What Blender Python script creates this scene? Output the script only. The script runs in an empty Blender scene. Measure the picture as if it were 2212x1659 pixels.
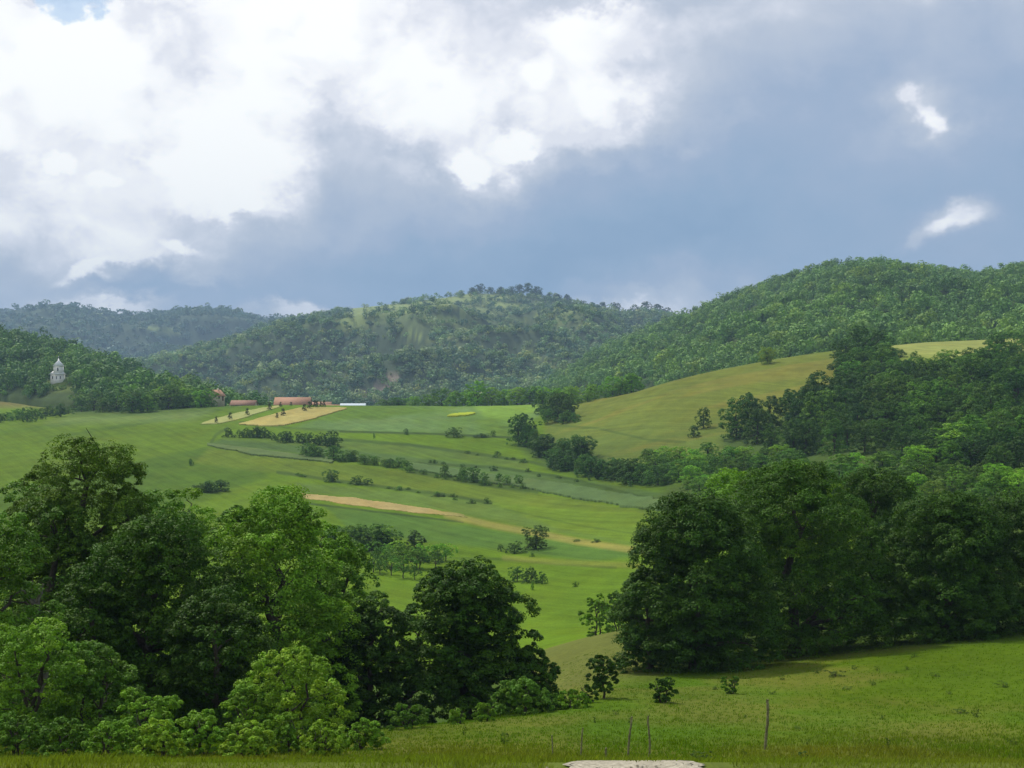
import bpy, math
import numpy as np
from mathutils import Vector

# ------------------------------------------------------------------ camera, sky, sun, exposure
scene = bpy.context.scene
K = 3039.0                      # focal length in picture units (picture 2212 wide), 40 degree lens
CX, CY = 1106.0, 829.5
cam_d = bpy.data.cameras.new("camera")
cam = bpy.data.objects.new("camera", cam_d)
scene.collection.objects.link(cam)
cam.location = (0, 0, 0)
cam.rotation_euler = (math.radians(90), 0, 0)
cam_d.sensor_width = 36.0
cam_d.lens = 36.0 * K / 2212.0
cam_d.clip_start = 0.1
cam_d.clip_end = 30000.0
scene.camera = cam
scene.view_settings.view_transform = 'Standard'
scene.view_settings.look = 'None'
scene.view_settings.exposure = 0.0
scene.view_settings.gamma = 1.0
scene.view_settings.use_curve_mapping = False
scene.cycles.max_bounces = 5
scene.cycles.diffuse_bounces = 3
scene.cycles.glossy_bounces = 1
scene.cycles.transmission_bounces = 2
scene.cycles.volume_bounces = 0
try:
    scene.cycles.use_denoising = True
    scene.cycles.denoiser = 'OPENIMAGEDENOISE'
    scene.cycles.denoising_prefilter = 'ACCURATE'
except Exception:
    pass

SUN_AZ = math.radians(-38)      # from the left and a little ahead of the viewer
SUN_EL = math.radians(52)
sd = bpy.data.lights.new("sun", 'SUN')
sun = bpy.data.objects.new("sun", sd)
scene.collection.objects.link(sun)
sd.energy = 3.5
sd.angle = math.radians(3)
sd.color = (1.0, 0.95, 0.86)
sdir = Vector((math.sin(SUN_AZ) * math.cos(SUN_EL), math.cos(SUN_AZ) * math.cos(SUN_EL), math.sin(SUN_EL)))
sun.rotation_euler = sdir.to_track_quat('Z', 'Y').to_euler()


def srgb(r, g, b):
    f = lambda c: (c / 255.0) / 12.92 if c <= 10 else ((c / 255.0 + 0.055) / 1.055) ** 2.4
    return (f(r), f(g), f(b))


class NT:
    """small helper for node trees"""
    def __init__(s, tree):
        s.t = tree
        s.n = tree.nodes
        s.l = tree.links

    def new(s, typ, **kw):
        n = s.n.new(typ)
        for k, v in kw.items():
            setattr(n, k, v)
        return n

    def set(s, sock, v):
        if isinstance(v, bpy.types.NodeSocket):
            s.l.new(v, sock)
        else:
            sock.default_value = v

    def math(s, op, a, b=0.0, c=0.0, clamp=False):
        n = s.new('ShaderNodeMath', operation=op)
        n.use_clamp = clamp
        s.set(n.inputs[0], a)
        s.set(n.inputs[1], b)
        s.set(n.inputs[2], c)
        return n.outputs[0]

    def vmath(s, op, a, b=(0, 0, 0)):
        n = s.new('ShaderNodeVectorMath', operation=op)
        s.set(n.inputs[0], a)
        s.set(n.inputs[1], b)
        return n.outputs[0]

    def noise(s, vec, scale, detail=4, rough=0.5, dist=0.0):
        n = s.new('ShaderNodeTexNoise')
        if vec is not None:
            s.set(n.inputs['Vector'], vec)
        n.inputs['Scale'].default_value = scale
        n.inputs['Detail'].default_value = detail
        n.inputs['Roughness'].default_value = rough
        n.inputs['Distortion'].default_value = dist
        return n

    def mixc(s, f, a, b, blend='MIX'):
        n = s.new('ShaderNodeMix', data_type='RGBA', blend_type=blend)
        s.set(n.inputs[0], f)
        s.set(n.inputs[6], a)
        s.set(n.inputs[7], b)
        return n.outputs[2]

    def rng(s, v, a, b, c=0.0, d=1.0, smooth=False):
        n = s.new('ShaderNodeMapRange')
        n.interpolation_type = 'SMOOTHSTEP' if smooth else 'LINEAR'
        s.set(n.inputs[0], v)
        n.inputs[1].default_value = a
        n.inputs[2].default_value = b
        n.inputs[3].default_value = c
        n.inputs[4].default_value = d
        return n.outputs[0]

    def ramp(s, v, stops, interp='LINEAR'):
        n = s.new('ShaderNodeValToRGB')
        cr = n.color_ramp
        cr.interpolation = interp
        while len(cr.elements) < len(stops):
            cr.elements.new(0.5)
        for e, (p, c) in zip(cr.elements, stops):
            e.position = p
            e.color = (c[0], c[1], c[2], 1)
        s.set(n.inputs[0], v)
        return n.outputs[0]


# ---- the world: Nishita sky behind layers of cloud.  Cloud density is a function of
# azimuth and elevation (thick bright heaps to the left, a grey-blue rain deck to the right)
world = bpy.data.worlds.new("World")
scene.world = world
world.use_nodes = True
wt = NT(world.node_tree)
wt.n.clear()
tc = wt.new('ShaderNodeTexCoord')
sep = wt.new('ShaderNodeSeparateXYZ')
wt.l.new(tc.outputs['Generated'], sep.inputs[0])
dx, dy, dz = sep.outputs
az = wt.math('ARCTAN2', dx, dy)                       # radians, 0 = north
hor = wt.math('SQRT', wt.math('ADD', wt.math('MULTIPLY', dx, dx), wt.math('MULTIPLY', dy, dy)))
el = wt.math('ARCTAN2', dz, hor)
sky_p = wt.new('ShaderNodeCombineXYZ')
wt.set(sky_p.inputs[0], az)
wt.set(sky_p.inputs[1], wt.math('MULTIPLY', el, 1.25))
pv = sky_p.outputs[0]
n1 = wt.noise(pv, 9.0, 6, 0.55)
n1b = wt.noise(wt.vmath('ADD', pv, (7.3, 2.1, 4.4)), 9.0, 6, 0.55)
n2 = wt.noise(wt.vmath('ADD', pv, (1.3, 9.1, 2.4)), 34.0, 9, 0.6)
n2b = wt.noise(wt.vmath('ADD', pv, (4.3, 3.1, 8.4)), 34.0, 9, 0.6)


def warp(base, a, b, s1, s2):
    w = wt.math('MULTIPLY', wt.math('SUBTRACT', a.outputs[0], 0.5), s1)
    w2 = wt.math('MULTIPLY', wt.math('SUBTRACT', b.outputs[0], 0.5), s2)
    return wt.math('ADD', base, wt.math('ADD', w, w2))


azw = warp(az, n1, n2, 0.035, 0.060)
elw = warp(el, n1b, n2b, 0.028, 0.048)
azp = warp(az, n1, n2, 0.012, 0.034)
elp = warp(el, n1b, n2b, 0.010, 0.028)
AZ0, AZ1 = -0.349, 0.349
u = wt.rng(azw, AZ0, AZ1)
u = wt.math('PINGPONG', wt.math('ADD', u, 20.0), 1.0)
SX = [100 * k for k in range(23)]
SROWS = [
    (-420, [0.85, 0.8, 0.85, 0.9, 0.9, 0.9, 0.85, 0.8, 0.78, 0.76, 0.74, 0.72, 0.72, 0.72, 0.7, 0.7, 0.7, 0.7, 0.72, 0.72, 0.72, 0.7, 0.7]),
    (-120, [0.95, 0.85, 0.85, 0.95, 0.96, 1, 1, 0.95, 0.95, 0.88, 0.82, 0.8, 0.8, 0.78, 0.76, 0.76, 0.75, 0.74, 0.74, 0.76, 0.78, 0.8, 0.78]),
    (0, [1, 0.62, 0.66, 1, 0.93, 0.95, 1, 1, 1, 0.88, 0.85, 0.84, 0.8, 0.8, 0.78, 0.76, 0.75, 0.74, 0.72, 0.72, 0.74, 0.86, 0.84]),
    (50, [1, 0.96, 0.97, 0.86, 0.87, 0.93, 1, 1, 1, 0.89, 0.86, 0.84, 0.9, 0.93, 0.9, 0.82, 0.76, 0.74, 0.7, 0.7, 0.7, 0.7, 0.7]),
    (100, [1, 1, 1, 0.92, 0.88, 0.93, 1, 1, 1, 0.91, 0.86, 0.87, 0.93, 0.92, 0.88, 0.8, 0.74, 0.71, 0.68, 0.67, 0.68, 0.68, 0.68]),
    (150, [0.99, 1, 1, 0.94, 0.9, 0.99, 1, 1, 1, 0.98, 0.91, 0.92, 0.94, 0.89, 0.82, 0.76, 0.72, 0.69, 0.66, 0.66, 0.66, 0.66, 0.66]),
    (200, [1, 1, 1, 0.94, 0.88, 1, 0.97, 0.86, 0.99, 1, 0.95, 0.86, 0.95, 0.96, 0.86, 0.74, 0.7, 0.66, 0.63, 0.65, 0.68, 0.66, 0.64]),
    (250, [1, 1, 0.95, 0.88, 0.93, 1, 0.91, 0.8, 0.92, 1, 0.95, 0.83, 0.95, 0.97, 0.87, 0.71, 0.66, 0.62, 0.61, 0.64, 0.74, 0.66, 0.62]),
    (300, [1, 1, 0.97, 0.91, 1, 1, 0.9, 0.75, 0.82, 0.93, 0.91, 0.95, 0.88, 0.9, 0.78, 0.67, 0.6, 0.58, 0.58, 0.62, 0.7, 0.6, 0.58]),
    (350, [1, 1, 0.95, 0.89, 1, 1, 0.92, 0.75, 0.74, 0.8, 0.95, 0.9, 0.72, 0.71, 0.65, 0.6, 0.57, 0.55, 0.58, 0.62, 0.63, 0.58, 0.54]),
    (400, [0.87, 1, 0.95, 1, 1, 1, 0.9, 0.73, 0.71, 0.71, 0.76, 0.76, 0.62, 0.6, 0.57, 0.53, 0.52, 0.52, 0.56, 0.59, 0.6, 0.57, 0.55]),
    (450, [0.86, 0.9, 0.98, 1, 0.97, 1, 0.82, 0.69, 0.67, 0.65, 0.65, 0.63, 0.55, 0.54, 0.5, 0.48, 0.47, 0.5, 0.55, 0.57, 0.56, 0.58, 0.55]),
    (500, [0.88, 0.91, 0.97, 0.93, 0.85, 0.79, 0.72, 0.66, 0.62, 0.6, 0.59, 0.57, 0.5, 0.48, 0.46, 0.44, 0.46, 0.5, 0.53, 0.55, 0.56, 0.58, 0.56]),
    (550, [0.85, 0.85, 0.93, 0.87, 0.85, 0.72, 0.65, 0.6, 0.53, 0.5, 0.5, 0.48, 0.45, 0.45, 0.48, 0.5, 0.51, 0.51, 0.52, 0.54, 0.56, 0.56, 0.55]),
    (600, [0.73, 0.79, 0.83, 0.55, 0.79, 0.67, 0.6, 0.54, 0.48, 0.47, 0.46, 0.44, 0.44, 0.5, 0.58, 0.66, 0.6, 0.56, 0.54, 0.54, 0.55, 0.55, 0.55]),
    (635, [0.74, 0.72, 0.58, 0.52, 0.58, 0.57, 0.55, 0.54, 0.5, 0.48, 0.46, 0.46, 0.5, 0.62, 0.74, 0.74, 0.66, 0.6, 0.55, 0.54, 0.55, 0.55, 0.55]),
    (668, [0.7, 0.84, 0.9, 0.84, 0.6, 0.56, 0.86, 0.88, 0.62, 0.52, 0.52, 0.54, 0.62, 0.8, 0.88, 0.8, 0.7, 0.66, 0.6, 0.55, 0.55, 0.55, 0.55]),
    (780, [0.78, 0.8, 0.78, 0.7, 0.7, 0.78, 0.78, 0.78, 0.7, 0.65, 0.6, 0.65, 0.7, 0.75, 0.78, 0.78, 0.7, 0.7, 0.65, 0.6, 0.6, 0.6, 0.6]),
]
els = [math.atan((CY - y) / K) for y, _ in SROWS]      # descending
L = None
for i, (y, vals) in enumerate(SROWS):
    stops = [(x / 2212.0, (v, v, v)) for x, v in zip(SX, vals)]
    r = wt.ramp(u, stops, 'EASE' if i % 1 else 'LINEAR')
    hi = els[i - 1] if i > 0 else None
    lo = els[i + 1] if i + 1 < len(els) else None
    w = None
    if hi is not None:
        w = wt.rng(elw, els[i], hi, 1.0, 0.0, True)
    if lo is not None:
        w2 = wt.rng(elw, lo, els[i], 0.0, 1.0, True)
        w = w2 if w is None else wt.math('MULTIPLY', w, w2)
    term = wt.math('MULTIPLY', r, w)
    L = term if L is None else wt.math('ADD', L, term)


def puff(cx, cy, rx, ry, amp, rot=0.0, soft=1.0):
    """one heap of cloud at a fixed bearing and height in the sky"""
    global L
    a0, e0 = math.atan((cx - CX) / K), math.atan((CY - cy) / K)
    da = wt.math('SUBTRACT', azp, a0)
    de = wt.math('SUBTRACT', elp, e0)
    c, s_ = math.cos(rot), math.sin(rot)
    p = wt.math('ADD', wt.math('MULTIPLY', da, c), wt.math('MULTIPLY', de, s_))
    q = wt.math('SUBTRACT', wt.math('MULTIPLY', de, c), wt.math('MULTIPLY', da, s_))
    p = wt.math('DIVIDE', p, rx / K)
    q = wt.math('DIVIDE', q, ry / K)
    d = wt.math('SQRT', wt.math('ADD', wt.math('MULTIPLY', p, p), wt.math('MULTIPLY', q, q)))
    f = wt.rng(d, 0.55 - 0.3 * soft, 1.0 + 0.25 * soft, amp, 0.0, True)
    L = wt.math('ADD', L, f)


puff(1015, 365, 52, 42, .17, -0.4, .5)
puff(1115, 312, 60, 36, .16, 0.2, .5)
puff(1165, 160, 40, 40, .08, 0.0, .6)
puff(1135, 230, 45, 40, .08, 0.0, .6)
puff(1290, 240, 46, 36, .07, 0.0, .6)
puff(2065, 485, 80, 33, .24, 0.25, 1.1)
puff(2050, 490, 130, 45, .06, 0.25, 1.3)
puff(1990, 522, 70, 18, .14, 0.5, 1.2)
puff(1965, 235, 34, 28, .12, -0.3, 1.2)
puff(2005, 285, 32, 26, .15, -0.5, 1.)
puff(1985, 260, 70, 60, .07, -0.5, 1.3)
puff(125, 385, 42, 26, .14, 0.0, .4)
puff(230, 412, 46, 20, .10, 0.0, .4)
puff(520, 432, 55, 38, .12, 0.1, .4)
puff(185, 596, 75, 17, .20, 0.4, .9)
puff(385, 540, 40, 18, .12, -0.4, .7)
puff(440, 300, 60, 90, .05, -0.4, .5)
# finer billows, stronger inside the bright heaps
fine = wt.noise(wt.vmath('ADD', pv, (3.0, 5.0, 1.0)), 17.0, 7, 0.56, 0.3)
amp = wt.rng(L, 0.45, 0.85, 0.10, 0.36)
L = wt.math('ADD', L, wt.math('MULTIPLY', wt.math('SUBTRACT', fine.outputs[0], 0.5), amp))
# heaps of cumulus: steep bright rims where the cloud is thick, soft grey bellies inside
rim = wt.rng(L, 0.82, 0.92, -0.03, 0.045, True)
L = wt.math('ADD', L, wt.math('MULTIPLY', rim, wt.rng(L, 0.60, 0.80, 0.0, 1.0, True)))
belly = wt.noise(wt.vmath('ADD', pv, (8.0, 1.0, 6.0)), 13.0, 6, 0.55, 0.4)
L = wt.math('SUBTRACT', L, wt.math('MULTIPLY', wt.rng(belly.outputs[0], 0.46, 0.62, 0.0, 0.09, True), wt.rng(L, 0.84, 0.93, 0.0, 1.0)))
ccol = wt.ramp(L, [
    (0.00, srgb(70, 108, 160)), (0.38, srgb(105, 138, 172)), (0.50, srgb(131, 156, 184)),
    (0.62, srgb(150, 166, 190)), (0.72, srgb(180, 188, 202)), (0.82, srgb(217, 219, 227)),
    (0.92, srgb(240, 240, 242)), (1.00, srgb(253, 253, 250))])
nish = wt.new('ShaderNodeTexSky', sky_type='NISHITA')
nish.sun_disc = False
nish.sun_elevation = SUN_EL
nish.sun_rotation = -SUN_AZ if False else SUN_AZ
nish.air_density = 1.2
# the one blue gap high on the left
da = wt.math('DIVIDE', wt.math('SUBTRACT', azw, math.atan((158 - CX) / K)), 70 / K)
de = wt.math('DIVIDE', wt.math('SUBTRACT', elw, math.atan((CY + 4) / K)), 78 / K)
gap = wt.rng(wt.math('ADD', wt.math('MULTIPLY', da, da), wt.math('MULTIPLY', de, de)), 0.55, 1.1, 1.0, 0.0, True)
nsky = wt.mixc(1.0, nish.outputs[0], (0.1, 0.1, 0.1, 1), 'MULTIPLY')
cover = wt.math('SUBTRACT', 1.0, wt.math('MULTIPLY', gap, 0.85))
cover = wt.math('MULTIPLY', cover, 0.97)
bg_cloud = wt.new('ShaderNodeBackground')
wt.set(bg_cloud.inputs[0], ccol)
bg_cloud.inputs[1].default_value = 1.22
bg_sky = wt.new('ShaderNodeBackground')
wt.set(bg_sky.inputs[0], nish.outputs[0])
bg_sky.inputs[1].default_value = 0.12
wmix = wt.new('ShaderNodeMixShader')
wt.set(wmix.inputs[0], cover)
wt.l.new(bg_sky.outputs[0], wmix.inputs[1])
wt.l.new(bg_cloud.outputs[0], wmix.inputs[2])
wout = wt.new('ShaderNodeOutputWorld')
wt.l.new(wmix.outputs[0], wout.inputs[0])
world.cycles.sampling_method = 'MANUAL'
world.cycles.sample_map_resolution = 512

# ------------------------------------------------------------------ numeric helpers
RNG = np.random.default_rng(11)


def vnoise2(x, y, seed=0):
    """smooth value noise, vectorised"""
    xi = np.floor(x).astype(np.int64)
    yi = np.floor(y).astype(np.int64)
    xf = x - xi
    yf = y - yi

    def h(a, b):
        n = (a * 374761393 + b * 668265263 + seed * 974634777) & 0xffffffff
        n = ((n ^ (n >> 13)) * 1274126177) & 0xffffffff
        return ((n ^ (n >> 16)) & 0xffff) / 65535.0
    u_ = xf * xf * (3 - 2 * xf)
    v_ = yf * yf * (3 - 2 * yf)
    return (h(xi, yi) * (1 - u_) + h(xi + 1, yi) * u_) * (1 - v_) + (h(xi, yi + 1) * (1 - u_) + h(xi + 1, yi + 1) * u_) * v_


def fbm(x, y, seed=0, oct=4):
    s, a, t = 0, 0.5, 0
    for k in range(oct):
        s = s + a * vnoise2(x * 2 ** k, y * 2 ** k, seed + k * 17)
        t += a
        a *= 0.5
    return s / t


def smooth1(M, n, axis):
    for _ in range(n):
        M = np.moveaxis(M, axis, 0)
        P = np.concatenate([M[:1], M, M[-1:]])
        M = 0.25 * P[:-2] + 0.5 * P[1:-1] + 0.25 * P[2:]
        M = np.moveaxis(M, 0, axis)
    return M


def in_poly(px, py, poly):
    inside = np.zeros(np.shape(px), bool)
    n = len(poly)
    j = n - 1
    for i in range(n):
        xi, yi = poly[i]
        xj, yj = poly[j]
        c = ((yi > py) != (yj > py)) & (px < (xj - xi) * (py - yi) / ((yj - yi) + 1e-9) + xi)
        inside ^= c
        j = i
    return inside


def dist_line(px, py, pts):
    d = np.full(np.shape(px), 1e9)
    for (x0, y0), (x1, y1) in zip(pts[:-1], pts[1:]):
        vx, vy = x1 - x0, y1 - y0
        t = np.clip(((px - x0) * vx + (py - y0) * vy) / (vx * vx + vy * vy), 0, 1)
        d = np.minimum(d, np.hypot(px - x0 - t * vx, py - y0 - t * vy))
    return d


# ------------------------------------------------------------------ the lie of the land
# survey table: for bearings (picture units) and distances (m), the sight line to the ground
TX = [-800, 0, 300, 600, 850, 1000, 1100, 1250, 1400, 1550, 1700, 1900, 2212, 3000]
TD = [6, 10, 12, 15, 20, 30, 40, 50, 60, 75, 90, 105, 120, 140, 160, 200, 250, 300, 350, 400, 450, 500, 550, 620, 700, 800, 1000, 1500, 3000, 12000]
N1 = [2100, 1645, 1665, 1697, 1690, 1664]
LEFT = [1615, 1600, 1600, 1590, 1555, 1512, 1475, 1428, 1378, 1295]
TY = [
    N1 + LEFT + [1200, 1110, 1045, 1000, 965, 935, 915, 902, 885, 858, 852, 858, 850, 840],
    N1 + LEFT + [1200, 1110, 1045, 1000, 965, 935, 915, 902, 885, 858, 855, 860, 852, 840],
    N1 + LEFT + [1205, 1120, 1058, 1012, 974, 940, 912, 886, 886, 886, 884, 870, 852, 840],
    N1 + LEFT + [1208, 1128, 1068, 1022, 982, 946, 912, 869, 885, 895, 885, 870, 852, 840],
    N1 + [1608, 1568, 1585, 1590, 1555, 1510, 1472, 1425, 1372, 1292, 1208, 1135, 1076, 1028, 986, 949, 913, 876, 885, 895, 885, 870, 852, 840],
    N1 + [1606, 1562, 1560, 1562, 1530, 1485, 1450, 1408, 1362, 1286, 1205, 1133, 1078, 1030, 989, 952, 914, 877, 885, 895, 885, 870, 852, 840],
    N1 + [1605, 1560, 1543, 1535, 1500, 1455, 1425, 1392, 1352, 1281, 1201, 1131, 1078, 1033, 991, 953, 914, 874, 885, 895, 885, 870, 852, 840],
    N1 + [1603, 1548, 1500, 1466, 1412, 1372, 1374, 1366, 1340, 1270, 1190, 1122, 1070, 1022, 985, 945, 905, 870, 872, 885, 885, 870, 852, 840],
    N1 + [1602, 1548, 1500, 1458, 1395, 1350, 1352, 1345, 1318, 1248, 1166, 1100, 1047, 985, 925, 868, 828, 845, 860, 880, 880, 870, 852, 840],
    N1 + [1602, 1550, 1505, 1452, 1405, 1365, 1340, 1308, 1275, 1200, 1120, 1055, 1005, 960, 895, 828, 797, 815, 835, 860, 870, 865, 852, 840],
    N1 + [1602, 1550, 1500, 1440, 1394, 1358, 1330, 1290, 1250, 1170, 1090, 1030, 985, 930, 865, 797, 768, 788, 815, 840, 860, 862, 852, 840],
    N1 + [1598, 1542, 1488, 1415, 1370, 1330, 1295, 1250, 1205, 1125, 1045, 985, 930, 875, 815, 768, 745, 745, 760, 790, 840, 855, 850, 840],
    N1 + [1590, 1528, 1465, 1386, 1338, 1300, 1265, 1215, 1170, 1090, 1010, 945, 890, 840, 793, 760, 742, 728, 740, 770, 830, 850, 850, 840],
    N1 + [1580, 1510, 1440, 1360, 1310, 1270, 1235, 1185, 1140, 1060, 980, 915, 860, 810, 770, 745, 730, 720, 735, 765, 825, 850, 850, 840],
]
TY = np.array(TY, float)
assert TY.shape == (len(TX), len(TD)), TY.shape
GX = np.arange(-1500, 3701, 10.0)
LD0, LD1, NL = math.log(6), math.log(12000), 900
GL = np.linspace(LD0, LD1, NL)
tmp = np.array([np.interp(GL, np.log(TD), row) for row in TY])            # (14, NL)
TAB = np.array([np.interp(GX, TX, tmp[:, k]) for k in range(NL)]).T         # (GX, NL) Y
TAB = smooth1(TAB, 120, 0)
w_far = np.clip((GL - math.log(25)) / 0.6, 0, 1)[None, :]
TAB = smooth1(TAB, 10, 1) * w_far + smooth1(TAB, 2, 1) * (1 - w_far)


def tab(X, d, T=None):
    T = TAB if T is None else T
    fx = np.clip((X - GX[0]) / 10.0, 0, len(GX) - 1.001)
    fl = np.clip((np.log(np.maximum(d, 6.0)) - LD0) / (LD1 - LD0) * (NL - 1), 0, NL - 1.001)
    i = fx.astype(int)
    j = fl.astype(int)
    a, b = fx - i, fl - j
    return (T[i, j] * (1 - a) + T[i + 1, j] * a) * (1 - b) + (T[i, j + 1] * (1 - a) + T[i + 1, j + 1] * a) * b


TH_MAX = math.radians(36)


def height(x, y):
    """height of the ground at a world position"""
    x = np.asarray(x, float)
    y = np.asarray(y, float)
    r = np.hypot(x, y)
    th = np.arctan2(x, y)

    def zz(t):
        t = np.clip(t, -TH_MAX, TH_MAX)
        d = r * np.cos(t)
        return (CY - tab(CX + K * np.tan(t), d)) / K * np.maximum(d, 6.0)
    f = np.clip((np.abs(th) - 1.2) / (math.pi - 1.2), 0, 1)
    z = zz(th) * (1 - 0.5 * f) + zz(-th) * 0.5 * f
    # gentle unevenness of the turf
    amp_ = np.clip((r - 8) / 60, 0, 1)
    z = z + amp_ * (0.35 * (fbm(x / 14, y / 14, 3) - 0.5) + 0.22 * np.clip(r / 200, 0, 1.5) * (fbm(x / 45, y / 45, 5) - 0.5) * 3)
    return z


def P(X, Y, d):
    return np.array([(X - CX) / K * d, d, (CY - Y) / K * d])


_dd = np.exp(np.linspace(math.log(9), math.log(700), 1400))


def ground_hit(X, Y, dmin=9.0):
    """where the sight line (X, Y) meets the ground"""
    d = _dd[_dd >= dmin]
    x = (X - CX) / K * d
    z = height(x, d)
    ray = (CY - Y) / K * d
    below = ray <= z
    if not below.any():
        k = int(np.argmin(ray - z))
    else:
        k = int(np.argmax(below))
    return float(x[k]), float(d[k]), float(z[k])


def project(x, y, z):
    return CX + K * x / y, CY - K * z / y


# ------------------------------------------------------------------ object helpers
col = scene.collection


def link(o, parent=None):
    col.objects.link(o)
    if parent is not None:
        o.parent = parent
    return o


def tag(o, label=None, cat=None, group=None, kind=None):
    if label:
        o['label'] = label
    if cat:
        o['category'] = cat
    if group:
        o['group'] = group
    if kind:
        o['kind'] = kind
    return o


def mesh_np(name, V, F, mats, attrs=None, mat_index=None, smooth=False, fattrs=None):
    """V (n,3), F (m,k) all faces with the same number of corners, or list of such arrays"""
    if not isinstance(F, list):
        F = [F]
    F = [f for f in F if len(f)]
    me = bpy.data.meshes.new(name)
    me.vertices.add(len(V))
    me.vertices.foreach_set('co', np.ascontiguousarray(V, dtype=np.float32).ravel())
    loops = np.concatenate([f.ravel() for f in F]).astype(np.int32)
    starts, tot, base = [], [], 0
    for f in F:
        k = f.shape[1]
        starts.append(base + np.arange(len(f)) * k)
        tot.append(np.full(len(f), k))
        base += f.size
    starts = np.concatenate(starts).astype(np.int32)
    me.loops.add(len(loops))
    me.loops.foreach_set('vertex_index', loops)
    me.polygons.add(len(starts))
    me.polygons.foreach_set('loop_start', starts)
    if mat_index is not None:
        me.polygons.foreach_set('material_index', np.asarray(mat_index, dtype=np.int32))
    if smooth:
        me.polygons.foreach_set('use_smooth', np.ones(len(starts), bool))
    me.update(calc_edges=True)
    for m in (mats if isinstance(mats, (list, tuple)) else [mats]):
        me.materials.append(m)
    for k, v in (attrs or {}).items():
        v = np.asarray(v, dtype=np.float32)
        if v.ndim == 2:
            a = me.attributes.new(k, 'FLOAT_COLOR', 'POINT')
            if v.shape[1] == 3:
                v = np.concatenate([v, np.ones((len(v), 1), np.float32)], 1)
            a.data.foreach_set('color', np.ascontiguousarray(v).ravel())
        else:
            a = me.attributes.new(k, 'FLOAT', 'POINT')
            a.data.foreach_set('value', v)
    for k, v in (fattrs or {}).items():
        a = me.attributes.new(k, 'FLOAT', 'FACE')
        a.data.foreach_set('value', np.asarray(v, dtype=np.float32))
    return me


def obj(name, me, parent=None, loc=(0, 0, 0)):
    o = bpy.data.objects.new(name, me)
    o.location = loc
    return link(o, parent)


# ------------------------------------------------------------------ materials
def new_mat(name):
    m = bpy.data.materials.new(name)
    m.use_nodes = True
    m.node_tree.nodes.clear()
    return m, NT(m.node_tree)


def principled(t, color, rough=0.8, bump=None, bstr=0.3, bdist=0.05, spec=0.3):
    p = t.new('ShaderNodeBsdfPrincipled')
    t.set(p.inputs['Base Color'], color)
    t.set(p.inputs['Roughness'], rough)
    p.inputs['Specular IOR Level'].default_value = spec
    if bump is not None:
        b = t.new('ShaderNodeBump')
        b.inputs['Strength'].default_value = bstr
        b.inputs['Distance'].default_value = bdist
        t.set(b.inputs['Height'], bump)
        t.l.new(b.outputs[0], p.inputs['Normal'])
    o = t.new('ShaderNodeOutputMaterial')
    t.l.new(p.outputs[0], o.inputs[0])
    return p


def leaf_material(name, trans=0.17, stuff=False):
    """leaf colour = the tree's own colour x a per-leaf variation"""
    m, t = new_mat(name)
    a = t.new('ShaderNodeAttribute', attribute_name='tint')
    h = t.new('ShaderNodeAttribute', attribute_name='hue')
    if stuff:
        c0 = t.new('ShaderNodeAttribute', attribute_name='col').outputs['Color']
    else:
        c0 = t.new('ShaderNodeObjectInfo').outputs['Color']
    k = t.rng(a.outputs['Fac'], 0, 1, 0.46, 1.58)
    c = t.mixc(1.0, c0, (1.60, 1.80, 1.15, 1) if name == 'wood_leaves' else (1.62, 1.95, 0.80, 1), 'MULTIPLY')  # wood leaves keep more blue, so haze can be painted into them
    c = t.mixc(1.0, c, t_gray(t, k), 'MULTIPLY')
    warm = t.mixc(1.0, c, (1.45, 1.12, 0.55, 1), 'MULTIPLY')
    c = t.mixc(t.rng(h.outputs['Fac'], 0.35, 1.0), c, warm)
    p = t.new('ShaderNodeBsdfPrincipled')
    t.set(p.inputs['Base Color'], c)
    p.inputs['Roughness'].default_value = 0.6
    p.inputs['Specular IOR Level'].default_value = 0.12
    tr = t.new('ShaderNodeBsdfTranslucent')
    t.set(tr.inputs[0], t.mixc(1.0, c, (1.2, 1.35, 0.5, 1), 'MULTIPLY'))
    mx = t.new('ShaderNodeMixShader')
    mx.inputs[0].default_value = trans
    t.l.new(p.outputs[0], mx.inputs[1])
    t.l.new(tr.outputs[0], mx.inputs[2])
    o = t.new('ShaderNodeOutputMaterial')
    t.l.new(mx.outputs[0], o.inputs[0])
    return m


def t_gray(t, v):
    n = t.new('ShaderNodeCombineColor')
    for i in range(3):
        t.set(n.inputs[i], v)
    return n.outputs[0]


MLEAF = leaf_material('leaves')
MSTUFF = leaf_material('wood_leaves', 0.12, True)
MGRASSB = leaf_material('grass_blades', 0.3, True)

MBARK, t = new_mat('bark')
geo = t.new('ShaderNodeTexCoord')
nz = t.noise(geo.outputs['Object'], 6, 6, 0.6)
principled(t, t.ramp(nz.outputs[0], [(0.3, (0.035, 0.027, 0.02)), (0.7, (0.10, 0.082, 0.062))]), 0.9, nz.outputs[0], 0.8, 0.05)
MDEAD, t = new_mat('dead_wood')
geo = t.new('ShaderNodeTexCoord')
nz = t.noise(geo.outputs['Object'], 9, 6, 0.6)
principled(t, t.ramp(nz.outputs[0], [(0.3, (0.10, 0.085, 0.07)), (0.7, (0.27, 0.24, 0.2))]), 0.9, nz.outputs[0], 0.8, 0.05)
MPOST, t = new_mat('weathered_post')
geo = t.new('ShaderNodeTexCoord')
nz = t.noise(geo.outputs['Object'], 14, 6, 0.6)
principled(t, t.ramp(nz.outputs[0], [(0.3, (0.08, 0.075, 0.035)), (0.7, (0.27, 0.26, 0.13))]), 0.9, nz.outputs[0], 0.8, 0.02)


def t_y(t, pos):
    n = t.new('ShaderNodeSeparateXYZ')
    t.l.new(pos, n.inputs[0])
    return n.outputs[1]


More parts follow.
